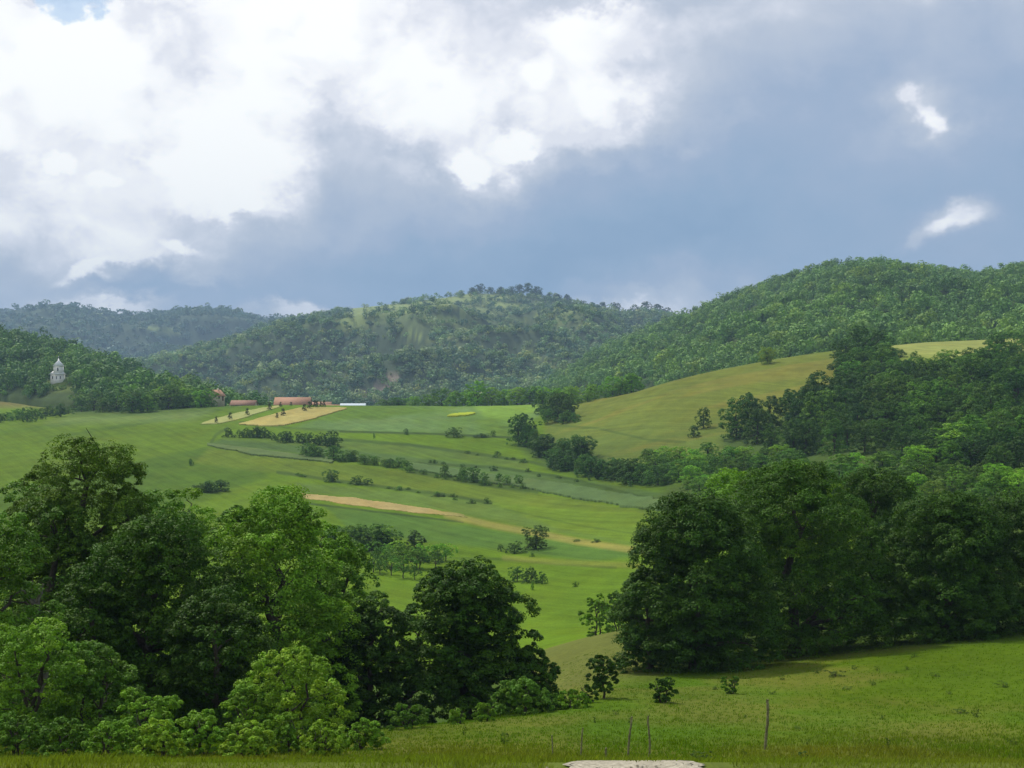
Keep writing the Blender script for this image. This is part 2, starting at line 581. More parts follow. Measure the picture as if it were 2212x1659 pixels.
def ground_material(name, rowdir=None, detail_scale=1.0, rows=0.0):
    m, t = new_mat(name)
    g = t.new('ShaderNodeNewGeometry')
    c = t.new('ShaderNodeAttribute', attribute_name='col').outputs['Color']
    pos = g.outputs['Position']
    mp = t.new('ShaderNodeMapping')
    mp.inputs['Scale'].default_value = (1, 0.45, 0)
    t.l.new(pos, mp.inputs[0])
    flat = mp.outputs[0]
    na = t.noise(flat, 0.025 * detail_scale, 5, 0.6)
    nb = t.noise(flat, 0.22 * detail_scale, 5, 0.65)
    nc = t.noise(flat, 2.6 * detail_scale, 4, 0.7)
    v = t.math('ADD', t.rng(na.outputs[0], 0.3, 0.7, 0.82, 1.18), t.rng(nb.outputs[0], 0.3, 0.7, -0.16, 0.16))
    v = t.math('ADD', v, t.rng(nc.outputs[0], 0.3, 0.7, -0.16, 0.16))
    if name == 'grassland':
        # mowing and plough lines running along the strips
        for ang_, sc_, am_ in ((62.5, (.012, .42, 0), .13), (62.5, (.03, 1.5, 0), .09)):
            rt = t.new('ShaderNodeMapping')
            rt.inputs['Rotation'].default_value = (0, 0, math.radians(ang_))
            t.l.new(pos, rt.inputs[0])
            st = t.new('ShaderNodeMapping')
            st.inputs['Scale'].default_value = sc_
            t.l.new(rt.outputs[0], st.inputs[0])
            ns_ = t.noise(st.outputs[0], 1.0, 3, 0.55)
            far_ = t.rng(t_y(t, pos), 110, 170)
            v = t.math('ADD', v, t.math('MULTIPLY', far_, t.rng(ns_.outputs[0], 0.3, 0.7, -am_, am_)))
    c1 = t.mixc(1.0, c, t_gray(t, v), 'MULTIPLY')
    dry = t.mixc(1.0, c1, (1.32, 1.04, 0.7, 1), 'MULTIPLY')
    nd = t.noise(flat, 0.09, 4, 0.6)
    c2 = t.mixc(t.rng(nd.outputs[0], 0.48, 0.72, 0, 0.38), c1, dry)
    bump = t.math('ADD', t.math('MULTIPLY', nb.outputs[0], 0.6), t.math('MULTIPLY', nc.outputs[0], 0.25))
    if rows:
        mr = t.new('ShaderNodeMapping')
        mr.inputs['Rotation'].default_value = (0, 0, rowdir)
        t.l.new(pos, mr.inputs[0])
        wv = t.new('ShaderNodeTexWave')
        wv.inputs['Scale'].default_value = rows
        wv.inputs['Distortion'].default_value = 2.5
        wv.inputs['Detail'].default_value = 3
        wv.inputs['Detail Scale'].default_value = 0.6
        t.l.new(mr.outputs[0], wv.inputs[0])
        c2 = t.mixc(1.0, c2, t_gray(t, t.rng(wv.outputs['Fac'], 0, 1, 0.88, 1.1)), 'MULTIPLY')
    p = principled(t, c2, 0.95, bump, 0.6, 0.5, 0.03)
    return m


MGROUND = ground_material('grassland')
MHILL = ground_material('hill_turf', detail_scale=0.4)
MCROP = ground_material('crop', 0.35, 1.0, 0.35)
MFIELD = ground_material('stubble', 0.42, 1.2, 0.25)

# ------------------------------------------------------------------ ground sheet
# bearing samples: dense inside +-22 degrees, coarse all the way round
th_c = np.arctan((np.linspace(-90, 2302, 1150) - CX) / K)
th_l = np.linspace(-math.pi, th_c[0], 70)[:-1]
th_r = np.linspace(th_c[-1], math.pi, 70)[1:-1]
TH = np.concatenate([th_l, th_c, th_r])
RR = np.concatenate([np.linspace(0.6, 6, 8)[:-1], np.geomspace(6, 40, 130)[:-1], np.geomspace(40, 150, 170)[:-1],
                     np.linspace(150, 660, 480)[:-1], np.geomspace(660, 6300, 60)])
A, R = np.meshgrid(TH, RR)                                   # (nr, nt)
gx, gy = R * np.sin(A), R * np.cos(A)
gz = height(gx, gy)
gX = np.where(gy > 1, CX + K * gx / np.maximum(gy, 1), -9999)
gY = np.where(gy > 1, CY - K * gz / np.maximum(gy, 1), 9999)


def cl(r, g, b):
    return np.array([r, g, b])


G_MID = cl(.096, .168, .008)      # valley meadows
G_DEEP = cl(.068, .128, .020)
G_LEFT = cl(.096, .160, .010)
G_FORE = cl(.070, .122, .005)
G_OCHRE = cl(.125, .155, .022)
G_DARK = cl(.045, .080, .016)
colr = np.zeros(gx.shape + (3,)) + G_MID


def paint(mask, c, k=1.0):
    """give part of the turf its own colour (mask 0..1)"""
    global colr
    m = (np.clip(mask, 0, 1) * k)[..., None]
    colr = colr * (1 - m) + c * m


def pmask(poly, soft, dlo=0, dhi=1e9):
    ins = in_poly(gX, gY, poly)
    m = ins.astype(float)
    if soft > 0:
        d = dist_line(gX, gY, poly + poly[:1])
        m = np.where(ins, 0.5 + 0.5 * np.clip(d / soft, 0, 1), 0.5 - 0.5 * np.clip(d / soft, 0, 1))
    return m * ((gy > dlo) & (gy < dhi))


front = gy < 64 + 22 * np.clip((gX - 1300) / 200, 0, 1)
paint((front & (gy > -20)).astype(float), G_FORE)
# the near bank: dry seed-head grass close by, greener beyond
paint(np.clip(1 - (gy - 36) / 8, 0, 1) * (gy > 11), cl(.110, .122, .018), 0.8)
paint(np.clip(1 - (gy - 9) / 5, 0, 1), cl(.12, .15, .03), 1.0)
mm = fbm(gx / 9, gy / 16, 31)
paint(np.clip((mm - 0.5) * 5, 0, 1) * (gy < 80) * (gy > 38), cl(.062, .130, .008), 0.65)
paint(np.clip((fbm(gx / 7, gy / 10, 77) - 0.52) * 6, 0, 1) * (gy < 80) * (gy > 30), cl(.15, .14, .03), 0.5)
# spur beyond the near slope, tired brownish turf
paint(pmask([(1100, 1530), (1180, 1370), (1260, 1335), (1400, 1320), (1500, 1400), (1420, 1460), (1300, 1480), (1200, 1520)], 20, 62, 118), cl(.118, .130, .030), 0.9)
# broad left meadow with long tonal sweeps
LM = [(-600, 1150), (-600, 905), (0, 908), (150, 893), (300, 885), (480, 862), (600, 862), (560, 893), (515, 920), (470, 945), (455, 975), (560, 1005), (600, 1060), (400, 1200), (0, 1250)]
paint(pmask(LM, 8, 240, 700), G_LEFT)
sw = fbm((gx * 0.98 - gy * 0.19) / 16.0, (gx * 0.19 + gy * 0.98) / 190.0, 9, 3)
paint(pmask(LM, 8, 240, 700) * np.clip((sw - 0.48) * 7, 0, 1), cl(.062, .118, .012), 0.8)
paint(pmask([(150, 900), (300, 895), (460, 885), (420, 905), (250, 912), (100, 915)], 10, 240, 700), cl(.14, .2, .055), 0.8)
paint(pmask([(-600, 885), (150, 880), (150, 850), (-600, 850)], 4, 600, 900), cl(.17, .155, .05), 0.9)
# meadow on the hill
MH = [(1178, 990), (1180, 910), (1250, 872), (1400, 815), (1600, 780), (1700, 762), (1830, 755), (1830, 860), (1560, 985), (1450, 1000), (1300, 1000)]
paint(pmask(MH, 8, 330, 640), G_OCHRE)
lowm = np.clip((gY - 880) / 70, 0, 1)
paint(pmask(MH, 8, 330, 640) * lowm, cl(.098, .142, .024), 0.85)
och = fbm(gx / 40, gy / 16, 41)
paint(pmask(MH, 8, 330, 640) * np.clip((och - 0.5) * 6, 0, 1), cl(.20, .17, .035), 0.4)
paint(pmask([(1900, 770), (1930, 725), (2150, 700), (2320, 690), (2330, 760), (2200, 770), (2050, 780)], 14, 440, 760), cl(.25, .28, .07), 1)
# field above the hedges, bright patch on the crest
UP = [(632, 925), (740, 885), (800, 874), (1160, 860), (1165, 900), (1120, 935), (1100, 942), (900, 935), (740, 932)]
paint(pmask(UP, 4, 480, 680), cl(.095, .168, .020))
paint(pmask(UP, 4, 480, 680) * np.clip((fbm(gx / 30, gy / 60, 15) - 0.45) * 6, 0, 1), cl(.12, .20, .06), 0.8)
paint(pmask([(1010, 868), (1160, 862), (1162, 890), (1100, 905), (1050, 900)], 6, 480, 680), cl(.155, .26, .03), 0.9)
# strips
STR = [
    ([(450, 960), (700, 985), (885, 1000), (1068, 1024), (1290, 1058), (1450, 1083), (1450, 1068), (1290, 1042), (1068, 1006), (885, 985), (700, 962), (480, 948)], cl(.072, .125, .030)),
    ([(480, 948), (700, 948), (885, 961), (1013, 977), (1141, 996), (1141, 1016), (1000, 995), (700, 965)], cl(.088, .142, .022)),
    ([(420, 1000), (702, 1036), (958, 1069), (1061, 1087), (1380, 1130), (1450, 1120), (1380, 1102), (1031, 1044), (885, 1018), (650, 990), (450, 968)], cl(.108, .160, .016)),
    ([(640, 1042), (958, 1070), (1061, 1088), (1400, 1140), (1380, 1180), (1160, 1142), (965, 1104), (760, 1073), (640, 1062)], cl(.100, .160, .026)),
    ([(1061, 1088), (1400, 1110), (1420, 1160), (1400, 1180), (1200, 1140)], cl(.112, .180, .014)),
    ([(700, 1092), (940, 1122), (1150, 1160), (1380, 1195), (1370, 1225), (1100, 1190), (760, 1150)], cl(.075, .145, .022)),
    ([(780, 1260), (1400, 1200), (1400, 1370), (1250, 1380), (780, 1320)], cl(.098, .172, .010)),
]
for poly, c in STR:
    paint(pmask(poly, 4, 150, 600), c, 0.95)
BANKS = [
    ([(735, 932), (900, 936), (958, 938), (1101, 945)], 2.0, .95), ([(702, 947), (885, 961), (1013, 978), (1141, 997), (1200, 1010)], 3.0, .8),
    ([(650, 985), (885, 1000), (1068, 1009), (1196, 1027), (1251, 1039), (1379, 1071), (1450, 1083)], 2.6, .85),
    ([(885, 1017), (1031, 1045), (1160, 1062)], 4.0, .8), ([(600, 1020), (702, 1035), (812, 1050), (958, 1068), (1061, 1086)], 3.2, .75),
    ([(660, 1087), (800, 1104), (940, 1121), (1000, 1128)], 2.0, .95), ([(455, 958), (466, 940), (490, 925)], 3.0, .6),
    ([(940, 1205), (1100, 1208), (1200, 1219), (1330, 1226)], 2.5, .45), ([(1190, 1032), (1330, 1062), (1450, 1086)], 2.0, .5),
    ([(1090, 1100), (1250, 1135), (1420, 1160)], 1.6, .4), ([(1180, 918), (1290, 925), (1400, 950), (1480, 955)], 2.2, .5),
    ([(520, 912), (632, 925), (745, 931)], 2.0, .5), ([(1080, 922), (1160, 925)], 1.6, .5)]
for pts, w, k in BANKS:
    dl = dist_line(gX, gY, pts)
    paint(np.clip(1.6 - dl / w, 0, 1) * ((gy > 150) & (gy < 640)), G_DARK, k)
for pts, w in [([(965, 1112), (1060, 1134), (1160, 1152), (1250, 1170), (1385, 1190)], 7), ([(1090, 1205), (1200, 1214), (1380, 1222)], 6)]:
    dl = dist_line(gX, gY, pts)
    paint(np.clip(1.5 - dl / w, 0, 1) * ((gy > 150) & (gy < 640)), cl(.24, .21, .055), 0.75 if w == 7 else .3)
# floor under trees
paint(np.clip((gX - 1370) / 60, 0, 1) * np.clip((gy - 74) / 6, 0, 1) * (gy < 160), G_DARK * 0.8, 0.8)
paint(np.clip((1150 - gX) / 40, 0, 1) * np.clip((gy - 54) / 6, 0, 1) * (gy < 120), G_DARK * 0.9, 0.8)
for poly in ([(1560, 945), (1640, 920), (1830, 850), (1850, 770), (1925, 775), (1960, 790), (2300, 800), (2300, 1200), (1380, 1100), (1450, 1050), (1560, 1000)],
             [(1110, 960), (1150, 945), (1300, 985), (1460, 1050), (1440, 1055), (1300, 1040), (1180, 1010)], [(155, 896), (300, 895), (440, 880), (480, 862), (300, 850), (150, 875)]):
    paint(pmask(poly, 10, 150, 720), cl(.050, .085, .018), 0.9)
colr = np.clip(colr, 0.004, 0.9)
nr, ntb = gx.shape
V = np.stack([gx, gy, gz], -1).reshape(-1, 3)
idx = np.arange(nr * ntb).reshape(nr, ntb)
F = np.stack([idx[:-1, :-1], idx[:-1, 1:], idx[1:, 1:], idx[1:, :-1]], -1).reshape(-1, 4)[:, ::-1]
# close the ring round the viewer's feet
V = np.concatenate([V, [[0, 0, float(gz[0].mean())]]])
cc = np.concatenate([colr.reshape(-1, 3), colr[0, :1]])
tri = np.stack([np.full(ntb - 1, nr * ntb), idx[0, 1:], idx[0, :-1]], -1)
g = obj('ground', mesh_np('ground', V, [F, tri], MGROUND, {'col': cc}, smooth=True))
tag(g, 'rolling green grassland falling away from the viewer and rising to the far fields', 'ground', kind='structure')
del V, F, idx, cc


# ------------------------------------------------------------------ hills beyond
class Hill:
    def __init__(s, name, ridge, foot, xs, nu, nv, relief, seed, power=0.85):
        # ridge / foot: lists of (X, Y, d)
        X = np.linspace(xs[0], xs[1], nu)
        r = np.array(ridge, float)
        f = np.array(foot, float)
        ry, rd = np.interp(X, r[:, 0], r[:, 1]), np.interp(X, r[:, 0], r[:, 2])
        fy, fd = np.interp(X, f[:, 0], f[:, 1]), np.interp(X, f[:, 0], f[:, 2])
        rd = smooth1(rd, 40, 0)
        fd = smooth1(fd, 40, 0)
        v = np.linspace(0, 1, nv)
        VV, XX = np.meshgrid(v, X)                            # (nu, nv)
        Y = fy[:, None] + (ry - fy)[:, None] * VV ** power
        D = fd[:, None] + (rd - fd)[:, None] * VV
        x = (XX - CX) / K * D
        z = (CY - Y) / K * D
        env = np.sin(np.pi * np.clip(VV, 0, 1)) ** 0.7 * np.clip((1.02 - VV) / .35, 0, 1)
        for sc, am in relief:
            n = fbm(x / sc, D / sc * 0.8, seed, 3)
            n = 1 - 2 * np.abs(n - 0.5) * 2                   # ridged
            z = z + env * am * (n - 0.45)
            seed += 5
        lim = (CY - (ry[:, None] + 3 + 26 * (1 - VV))) / K * D          # no spur stands above the ridge line
        over = z - lim
        z = np.where(over > -8, lim - 8 * np.exp(-np.clip(over + 8, 0, 60) / 8), z)
        # the slope behind the ridge
        nb = 14
        tb = np.linspace(0.06, 1, nb)[None, :]
        xb = x[:, -1:] * (1 + tb * 0.2)
        yb = D[:, -1:] * (1 + tb * 0.2)
        zb = z[:, -1:] + (-60 - z[:, -1:]) * tb ** 1.3
        # skirt in front of the foot, sunk below the valley floor
        xf, yf, zf = x[:, :1] * 0.985, D[:, :1] * 0.985, z[:, :1] - 25
        s.x = np.concatenate([xf, x, xb], 1)
        s.y = np.concatenate([yf, D, yb], 1)
        s.z = np.concatenate([zf, z, zb], 1)
        s.xi, s.di, s.zi = x, D, z
        s.name = name
        s.nu, s.nv = nu, nv

    def build(s, colfn, label):
        n, m = s.x.shape
        V = np.stack([s.x, s.y, s.z], -1).reshape(-1, 3)
        idx = np.arange(n * m).reshape(n, m)
        F = np.stack([idx[:-1, :-1], idx[1:, :-1], idx[1:, 1:], idx[:-1, 1:]], -1).reshape(-1, 4)
        X, Y = project(s.x, s.y, s.z)
        c = colfn(X, Y, s.x, s.y)
        o = obj(s.name, mesh_np(s.name, V, F, MHILL, {'col': c.reshape(-1, 3)}, smooth=True))
        return tag(o, label, 'hill', kind='structure')

    def sample(s, fu, fv):
        a = np.clip(fu * (s.nu - 1), 0, s.nu - 1.001)
        b = np.clip(fv * (s.nv - 1), 0, s.nv - 1.001)
        i, j = a.astype(int), b.astype(int)
        a, b = a - i, b - j
        L_ = lambda T: (T[i, j] * (1 - a) + T[i + 1, j] * a) * (1 - b) + (T[i, j + 1] * (1 - a) + T[i + 1, j + 1] * a) * b
        return L_(s.xi), L_(s.di), L_(s.zi)

    def scatter(s, n, rng):
        # even cover by ground area: weight by distance and slope length
        fu = rng.random(n * 4)
        fv = rng.random(n * 4)
        x, d, z = s.sample(fu, fv)
        x2, d2, z2 = s.sample(fu, np.clip(fv + 0.02, 0, 1))
        w = d * np.hypot(d2 - d, z2 - z)
        keep = rng.random(n * 4) < w / w.max()
        return x[keep][:n], d[keep][:n], z[keep][:n]


def up(ridge, m):
    """turn the silhouette of the treetops into the ground line, m metres lower"""
    return [(X, Y + m * K / d, d) for X, Y, d in ridge]


right_sil = [(1040, 850, 1750), (1130, 832, 1700), (1200, 790, 1620), (1300, 742, 1520), (1400, 700, 1450), (1500, 662, 1400), (1540, 642, 1380), (1600, 618, 1340),
             (1700, 580, 1300), (1800, 560, 1260), (1850, 551, 1250), (1950, 553, 1230), (2000, 566, 1210), (2050, 568, 1200), (2100, 578, 1190),
             (2150, 572, 1180), (2212, 560, 1170), (2500, 500, 1150), (3200, 560, 1300)]
right_hill = Hill('hill_right', up(right_sil, 7), [(1040, 862, 1400), (1200, 850, 1150), (1300, 848, 980), (1500, 838, 780), (1700, 795, 680), (1900, 765, 650), (2212, 750, 640), (3200, 760, 640)],
                  (1040, 3200), 420, 60, [(160, 22), (60, 9)], 21)
mid_sil = [(120, 800, 2300), (310, 772, 2300), (380, 756, 2350), (450, 737, 2400), (560, 702, 2450), (600, 690, 2500), (700, 670, 2500), (760, 657, 2500), (830, 650, 2500), (900, 640, 2500),
           (960, 634, 2500), (1020, 624, 2500), (1100, 626, 2500), (1160, 632, 2500), (1200, 640, 2500), (1250, 650, 2500), (1300, 662, 2450), (1350, 672, 2450),
           (1400, 668, 2450), (1450, 674, 2450), (1500, 690, 2450), (1600, 720, 2450), (1900, 760, 2400)]
mid_hill = Hill('hill_middle', up(mid_sil, 3), [(120, 860, 1500), (400, 885, 1350), (700, 888, 1250), (1100, 880, 1250), (1500, 870, 1400), (1900, 870, 1500)],
                (120, 1900), 520, 110, [(420, 95), (170, 42), (70, 15)], 55, 0.8)
far_sil = [(-1300, 640, 4600), (-500, 650, 4400), (0, 664, 4300), (60, 657, 4300), (75, 650, 4300), (120, 647, 4300), (180, 657, 4300), (250, 668, 4300), (300, 672, 4250), (370, 668, 4200), (400, 660, 4200),
           (470, 660, 4100), (520, 668, 4100), (560, 678, 4000), (620, 680, 4000), (700, 700, 4000), (1100, 730, 4200), (1700, 720, 4300), (2600, 690, 4500), (3400, 700, 4500)]
far_hill = Hill('hill_far', up(far_sil, 7), [(-1300, 800, 3000), (600, 800, 2950), (3400, 810, 3200)], (-1300, 3400), 560, 80, [(600, 130), (240, 60), (100, 22)], 83, 0.85)
left_sil = [(-1300, 600, 1100), (-500, 640, 1100), (0, 695, 1050), (60, 708, 1050), (130, 722, 1030), (200, 745, 1000), (260, 760, 980), (300, 776, 960), (330, 792, 950), (400, 812, 920),
            (450, 828, 900), (520, 846, 860), (600, 862, 820), (660, 880, 800)]
left_hill_x0, left_hill_x1 = -1300, 660
left_hill = Hill('hill_left', up(left_sil, 8), [(-1300, 845, 780), (0, 858, 780), (150, 872, 700), (300, 890, 650), (450, 890, 640), (660, 900, 660)],
                 (-1300, 660), 300, 50, [(120, 12), (50, 5)], 99)

CLR = [  # openings in the woods: (X, Y, rx, ry, rot)
    (790, 672, 75, 16, -.25), (880, 650, 70, 7, -.1), (960, 652, 90, 12, -.05), (1060, 643, 70, 8, 0.05), (1267, 656, 26, 14, .5), (1130, 692, 60, 7, -.35),
    (960, 690, 60, 10, .1), (1040, 675, 60, 9, 0.1), (1160, 772, 46, 6, .5), (950, 762, 55, 9, -.15), (830, 835, 55, 16, -.75),
    (360, 715, 60, 6, .15), (790, 860, 20, 14, .2), (480, 760, 24, 4, .3), (870, 668, 40, 12, 0), (760, 700, 50, 10, -.2), (1090, 660, 60, 8, 0.1), (1000, 715, 50, 8, -.2), (900, 725, 50, 6, .2)]


def clearing(X, Y, grow=1.0):
    m = np.zeros(np.shape(X))
    for cx, cy, rx, ry, rot in CLR:
        c, s_ = math.cos(rot), math.sin(rot)
        p = ((X - cx) * c + (Y - cy) * s_) / (rx * grow)
        q = (-(X - cx) * s_ + (Y - cy) * c) / (ry * grow)
        wob = 0.5 * (fbm(X / 18, Y / 9, 4) - 0.5)
        m = np.maximum(m, np.clip((1.0 - np.sqrt(p * p + q * q) + 1.6 * wob) * 4, 0, 1))
    return m


def col_mid(X, Y, x, y):
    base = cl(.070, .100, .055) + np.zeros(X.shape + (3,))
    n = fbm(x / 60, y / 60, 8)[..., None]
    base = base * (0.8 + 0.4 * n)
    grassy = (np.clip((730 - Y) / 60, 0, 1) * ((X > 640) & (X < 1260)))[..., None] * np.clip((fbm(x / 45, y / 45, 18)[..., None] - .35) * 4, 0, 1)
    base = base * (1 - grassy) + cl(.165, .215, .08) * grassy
    m = clearing(X, Y)[..., None]
    gr = cl(.20, .255, .09) + np.zeros(base.shape)
    rocky = (np.hypot((X - 830) / 80, (Y - 838) / 40) < 1)[..., None]
    gr = np.where(rocky, cl(.26, .22, .17), gr)
    br = (np.hypot((X - 1267) / 36, (Y - 656) / 20) < 1)[..., None]
    gr = np.where(br, cl(.30, .36, .07), gr)
    return base * (1 - m) + gr * m


def col_wood(X, Y, x, y):
    n = fbm(x / 50, y / 50, 8)[..., None]
    return (cl(.055, .085, .025) * (0.8 + 0.4 * n)) + np.zeros(X.shape + (3,))


def col_left(X, Y, x, y):
    b = col_wood(X, Y, x, y)
    m = np.clip(1.4 - np.hypot((X - 125) / 40, (Y - 832) / 14), 0, 1)[..., None]
    return b * (1 - m) + cl(.14, .19, .04) * m


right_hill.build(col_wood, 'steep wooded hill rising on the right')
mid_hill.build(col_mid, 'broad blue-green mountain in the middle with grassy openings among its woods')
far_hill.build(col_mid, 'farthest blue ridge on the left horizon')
left_hill.build(col_left, 'dark wooded hillside on the left behind the church')


# ------------------------------------------------------------------ foliage builders
def unit(v):
    return v / np.maximum(np.linalg.norm(v, axis=-1, keepdims=True), 1e-9)


def quads_at(P0, N0, size, rng, aspect=0.62):
    """leaf cards: rhombic quads centred at P0 facing N0"""
    n = len(P0)
    r = rng.normal(size=(n, 3))
    T = unit(np.cross(N0, r))
    B = np.cross(N0, T)
    s = (size * (0.65 + 0.7 * rng.random(n)))[:, None] if np.ndim(size) == 0 else (size * (0.65 + 0.7 * rng.random(n)))[:, None]
    a = T * s * 0.5
    b = B * s * 0.5 * aspect
    bend = N0 * s * 0.12
    V = np.stack([P0 - a - bend, P0 - b, P0 + a - bend, P0 + b], 1).reshape(-1, 3)
    F = np.arange(4 * n).reshape(n, 4)
    return V, F


def crown_points(rng, W, H, n1, n2, n3, lobe=0.26, shape='dome', flat=0.75, open_=0.0, fill=0.25):
    """points and normals of leaves of a crown W wide, H high, base at z=0 (crown base)"""
    g = np.arange(n1) + 0.5
    ga = g * 2.399963 + rng.random() * 6
    # position up the crown 0..1
    h = (g / n1)
    h = np.clip(h + rng.normal(0, 0.05, n1), 0.02, 1.0)
    if shape == 'dome':
        rad = np.sqrt(np.clip(1 - ((h - 0.32) / 0.70) ** 2, 0.03, 1))
    elif shape == 'oval':
        rad = np.sqrt(np.clip(1 - ((h - 0.5) / 0.54) ** 2, 0.03, 1))
    elif shape == 'bush':
        rad = np.sqrt(np.clip(1 - (h / 1.03) ** 2, 0.03, 1))
    elif shape == 'cone':
        rad = np.clip(1.02 - h, 0.02, 1) ** 0.75
    elif shape == 'vase':
        rad = 0.45 + 0.55 * np.sqrt(np.clip(1 - ((h - 0.68) / 0.40) ** 2, 0.0, 1))
    rad = rad * (1 + 0.12 * np.sin(ga * 2 + 3 * h + rng.random() * 6) + rng.normal(0, 0.07, n1))
    inner = rng.random(n1) < fill
    rr = np.where(inner, rng.random(n1) ** 0.5 * 0.55, 0.82 + rng.normal(0, .06, n1))
    C = np.stack([np.cos(ga) * rad * rr * W / 2, np.sin(ga) * rad * rr * W / 2, h * H * 0.88 + 0.03 * H], -1)
    LR = lobe * min(W, H * 1.3) * 0.5 * (0.7 + 0.6 * rng.random(n1))
    # sub-clumps on each lobe, upper and outer side
    lobe_id = np.repeat(np.arange(n1), n2)
    d = unit(rng.normal(size=(n1 * n2, 3)) + np.array([0, 0, 0.45]) + 0.55 * unit(C[lobe_id] * np.array([1, 1, 0.0]) + 1e-6))
    SC = C[lobe_id] + d * LR[lobe_id][:, None] * np.array([1, 1, flat])
    SR = LR[lobe_id] * (0.26 + 0.26 * rng.random(n1 * n2))
    lt = rng.random(n1)[lobe_id] * 0.5 + rng.random(n1 * n2) * 0.5
    lh = rng.random(n1)[lobe_id] * 0.5 + rng.random(n1 * n2) * 0.5
    if open_ > 0:
        k = rng.random(n1 * n2) > open_
        SC, SR, d, lt, lh = SC[k], SR[k], d[k], lt[k], lh[k]
    m = len(SC)
    sid = np.repeat(np.arange(m), n3)
    e = unit(rng.normal(size=(m * n3, 3)) + np.array([0, 0, 0.75]) + 0.5 * d[sid])
    Pp = SC[sid] + e * SR[sid][:, None] * np.array([1.1, 1.1, 0.58]) * (0.6 + 0.5 * rng.random((m * n3, 1)))
    # sprays hang down a little at their rims
    Pp[:, 2] -= 0.25 * SR[sid] * (e[:, 0] ** 2 + e[:, 1] ** 2)
    N = unit(e * 0.8 + np.array([0, 0, 0.35]) + rng.normal(0, 0.30, (m * n3, 3)))
    tint = np.clip(lt[sid] * 0.6 + rng.random(m * n3) * 0.4, 0, 1)
    hue = np.clip(lh[sid] * 0.7 + rng.random(m * n3) * 0.3, 0, 1)
    return Pp, N, tint, hue, C


def crown_mesh(name, seed, W, H, n1, n2, n3, leaf, base=0.0, **kw):
    rng = np.random.default_rng(seed)
    Pp, N, ti, hu, C = crown_points(rng, W, H, n1, n2, n3, **kw)
    Pp[:, 2] += base
    C = C + np.array([0, 0, base])
    V, F = quads_at(Pp, N, leaf, rng)
    me = mesh_np(name, V, F, MLEAF, fattrs={'tint': ti, 'hue': hu})
    return me, C


def tubes(paths, sides=6):
    """paths: list of (points (k,3), radii (k,)) -> V, F arrays"""
    Vs, Fs, base = [], [], 0
    for pts, rad in paths:
        pts = np.asarray(pts, float)
        rad = np.asarray(rad, float)
        k = len(pts)
        tan = unit(np.gradient(pts, axis=0))
        up_ = np.where(np.abs(tan[:, 2:3]) > 0.9, np.array([[1.0, 0, 0]]), np.array([[0, 0, 1.0]]))
        a = unit(np.cross(tan, up_))
        b = np.cross(tan, a)
        ang = np.arange(sides) / sides * 2 * math.pi
        ring = pts[:, None, :] + rad[:, None, None] * (np.cos(ang)[None, :, None] * a[:, None, :] + np.sin(ang)[None, :, None] * b[:, None, :])
        Vs.append(ring.reshape(-1, 3))
        ii = base + np.arange(k * sides).reshape(k, sides)
        nx = np.roll(ii, -1, axis=1)
        Fs.append(np.stack([ii[:-1], ii[1:], nx[1:], nx[:-1]], -1).reshape(-1, 4))
        # pointed tip cap
        Vs.append(pts[-1:])
        tip = base + k * sides
        Fs.append(np.stack([ii[-1], ii[-1], nx[-1], np.full(sides, tip)], -1)[:, [0, 2, 3, 3]][:, :4])
        base += k * sides + 1
    V = np.concatenate(Vs)
    F4 = np.concatenate([f for f in Fs if not (len(f) and (f[0, 2] == f[0, 3]))])
    F3 = np.concatenate([f[:, :3] for f in Fs if len(f) and (f[0, 2] == f[0, 3])])
    return V, [F4, F3]


def limb(rng, a, b, r0, r1, k=6, wob=0.06):
    a, b = np.asarray(a, float), np.asarray(b, float)
    t = np.linspace(0, 1, k)[:, None]
    L_ = np.linalg.norm(b - a)
    p = a + (b - a) * t
    p[1:-1] += rng.normal(0, wob * L_, (k - 2, 3)) * np.array([1, 1, 0.4])
    p[:, 2] += 0.10 * L_ * np.sin(t[:, 0] * math.pi)
    return p, np.linspace(r0, r1, k)


def trunk_mesh(name, seed, H, r, C, nlimb=10, lean=(0, 0), multi=1, twigs=0, mat=None):
    """tapered trunk(s) reaching into the crown with limbs to the foliage lobes"""
    rng = np.random.default_rng(seed + 500)
    paths = []
    tops = []
    for m in range(multi):
        ang = rng.random() * 6.28
        off = np.array([math.cos(ang), math.sin(ang)]) * (r * 1.2 if multi > 1 else 0)
        top = np.array([off[0] * 6 * (multi > 1) + lean[0], off[1] * 6 * (multi > 1) + lean[1], H])
        p, rr = limb(rng, [off[0], off[1], -0.4], top, r * 1.25 / multi ** 0.4, r * 0.15, 9, 0.025)
        rr[0] *= 1.35
        paths.append((p, rr))
        tops.append((p, rr))
    sel = rng.permutation(len(C))[:nlimb]
    for i in sel:
        p, rr = tops[rng.integers(multi)]
        zt = C[i][2]
        j = int(np.clip(np.searchsorted(p[:, 2], zt - 0.35 * np.linalg.norm(C[i][:2]) - 0.1 * H), 1, len(p) - 2))
        q, qr = limb(rng, p[j], C[i], rr[j] * 0.55, r * 0.06, 6, 0.05)
        paths.append((q, qr))
        for _ in range(twigs):
            e = q[3] + rng.normal(0, 1, 3) * 0.05 * H * np.array([1, 1, .5]) + np.array([0, 0, 0.08 * H])
            paths.append(limb(rng, q[2], e, r * 0.1, r * 0.03, 4, 0.05))
    V, F = tubes(paths, 7)
    return mesh_np(name, V, F, mat or MBARK, smooth=True)


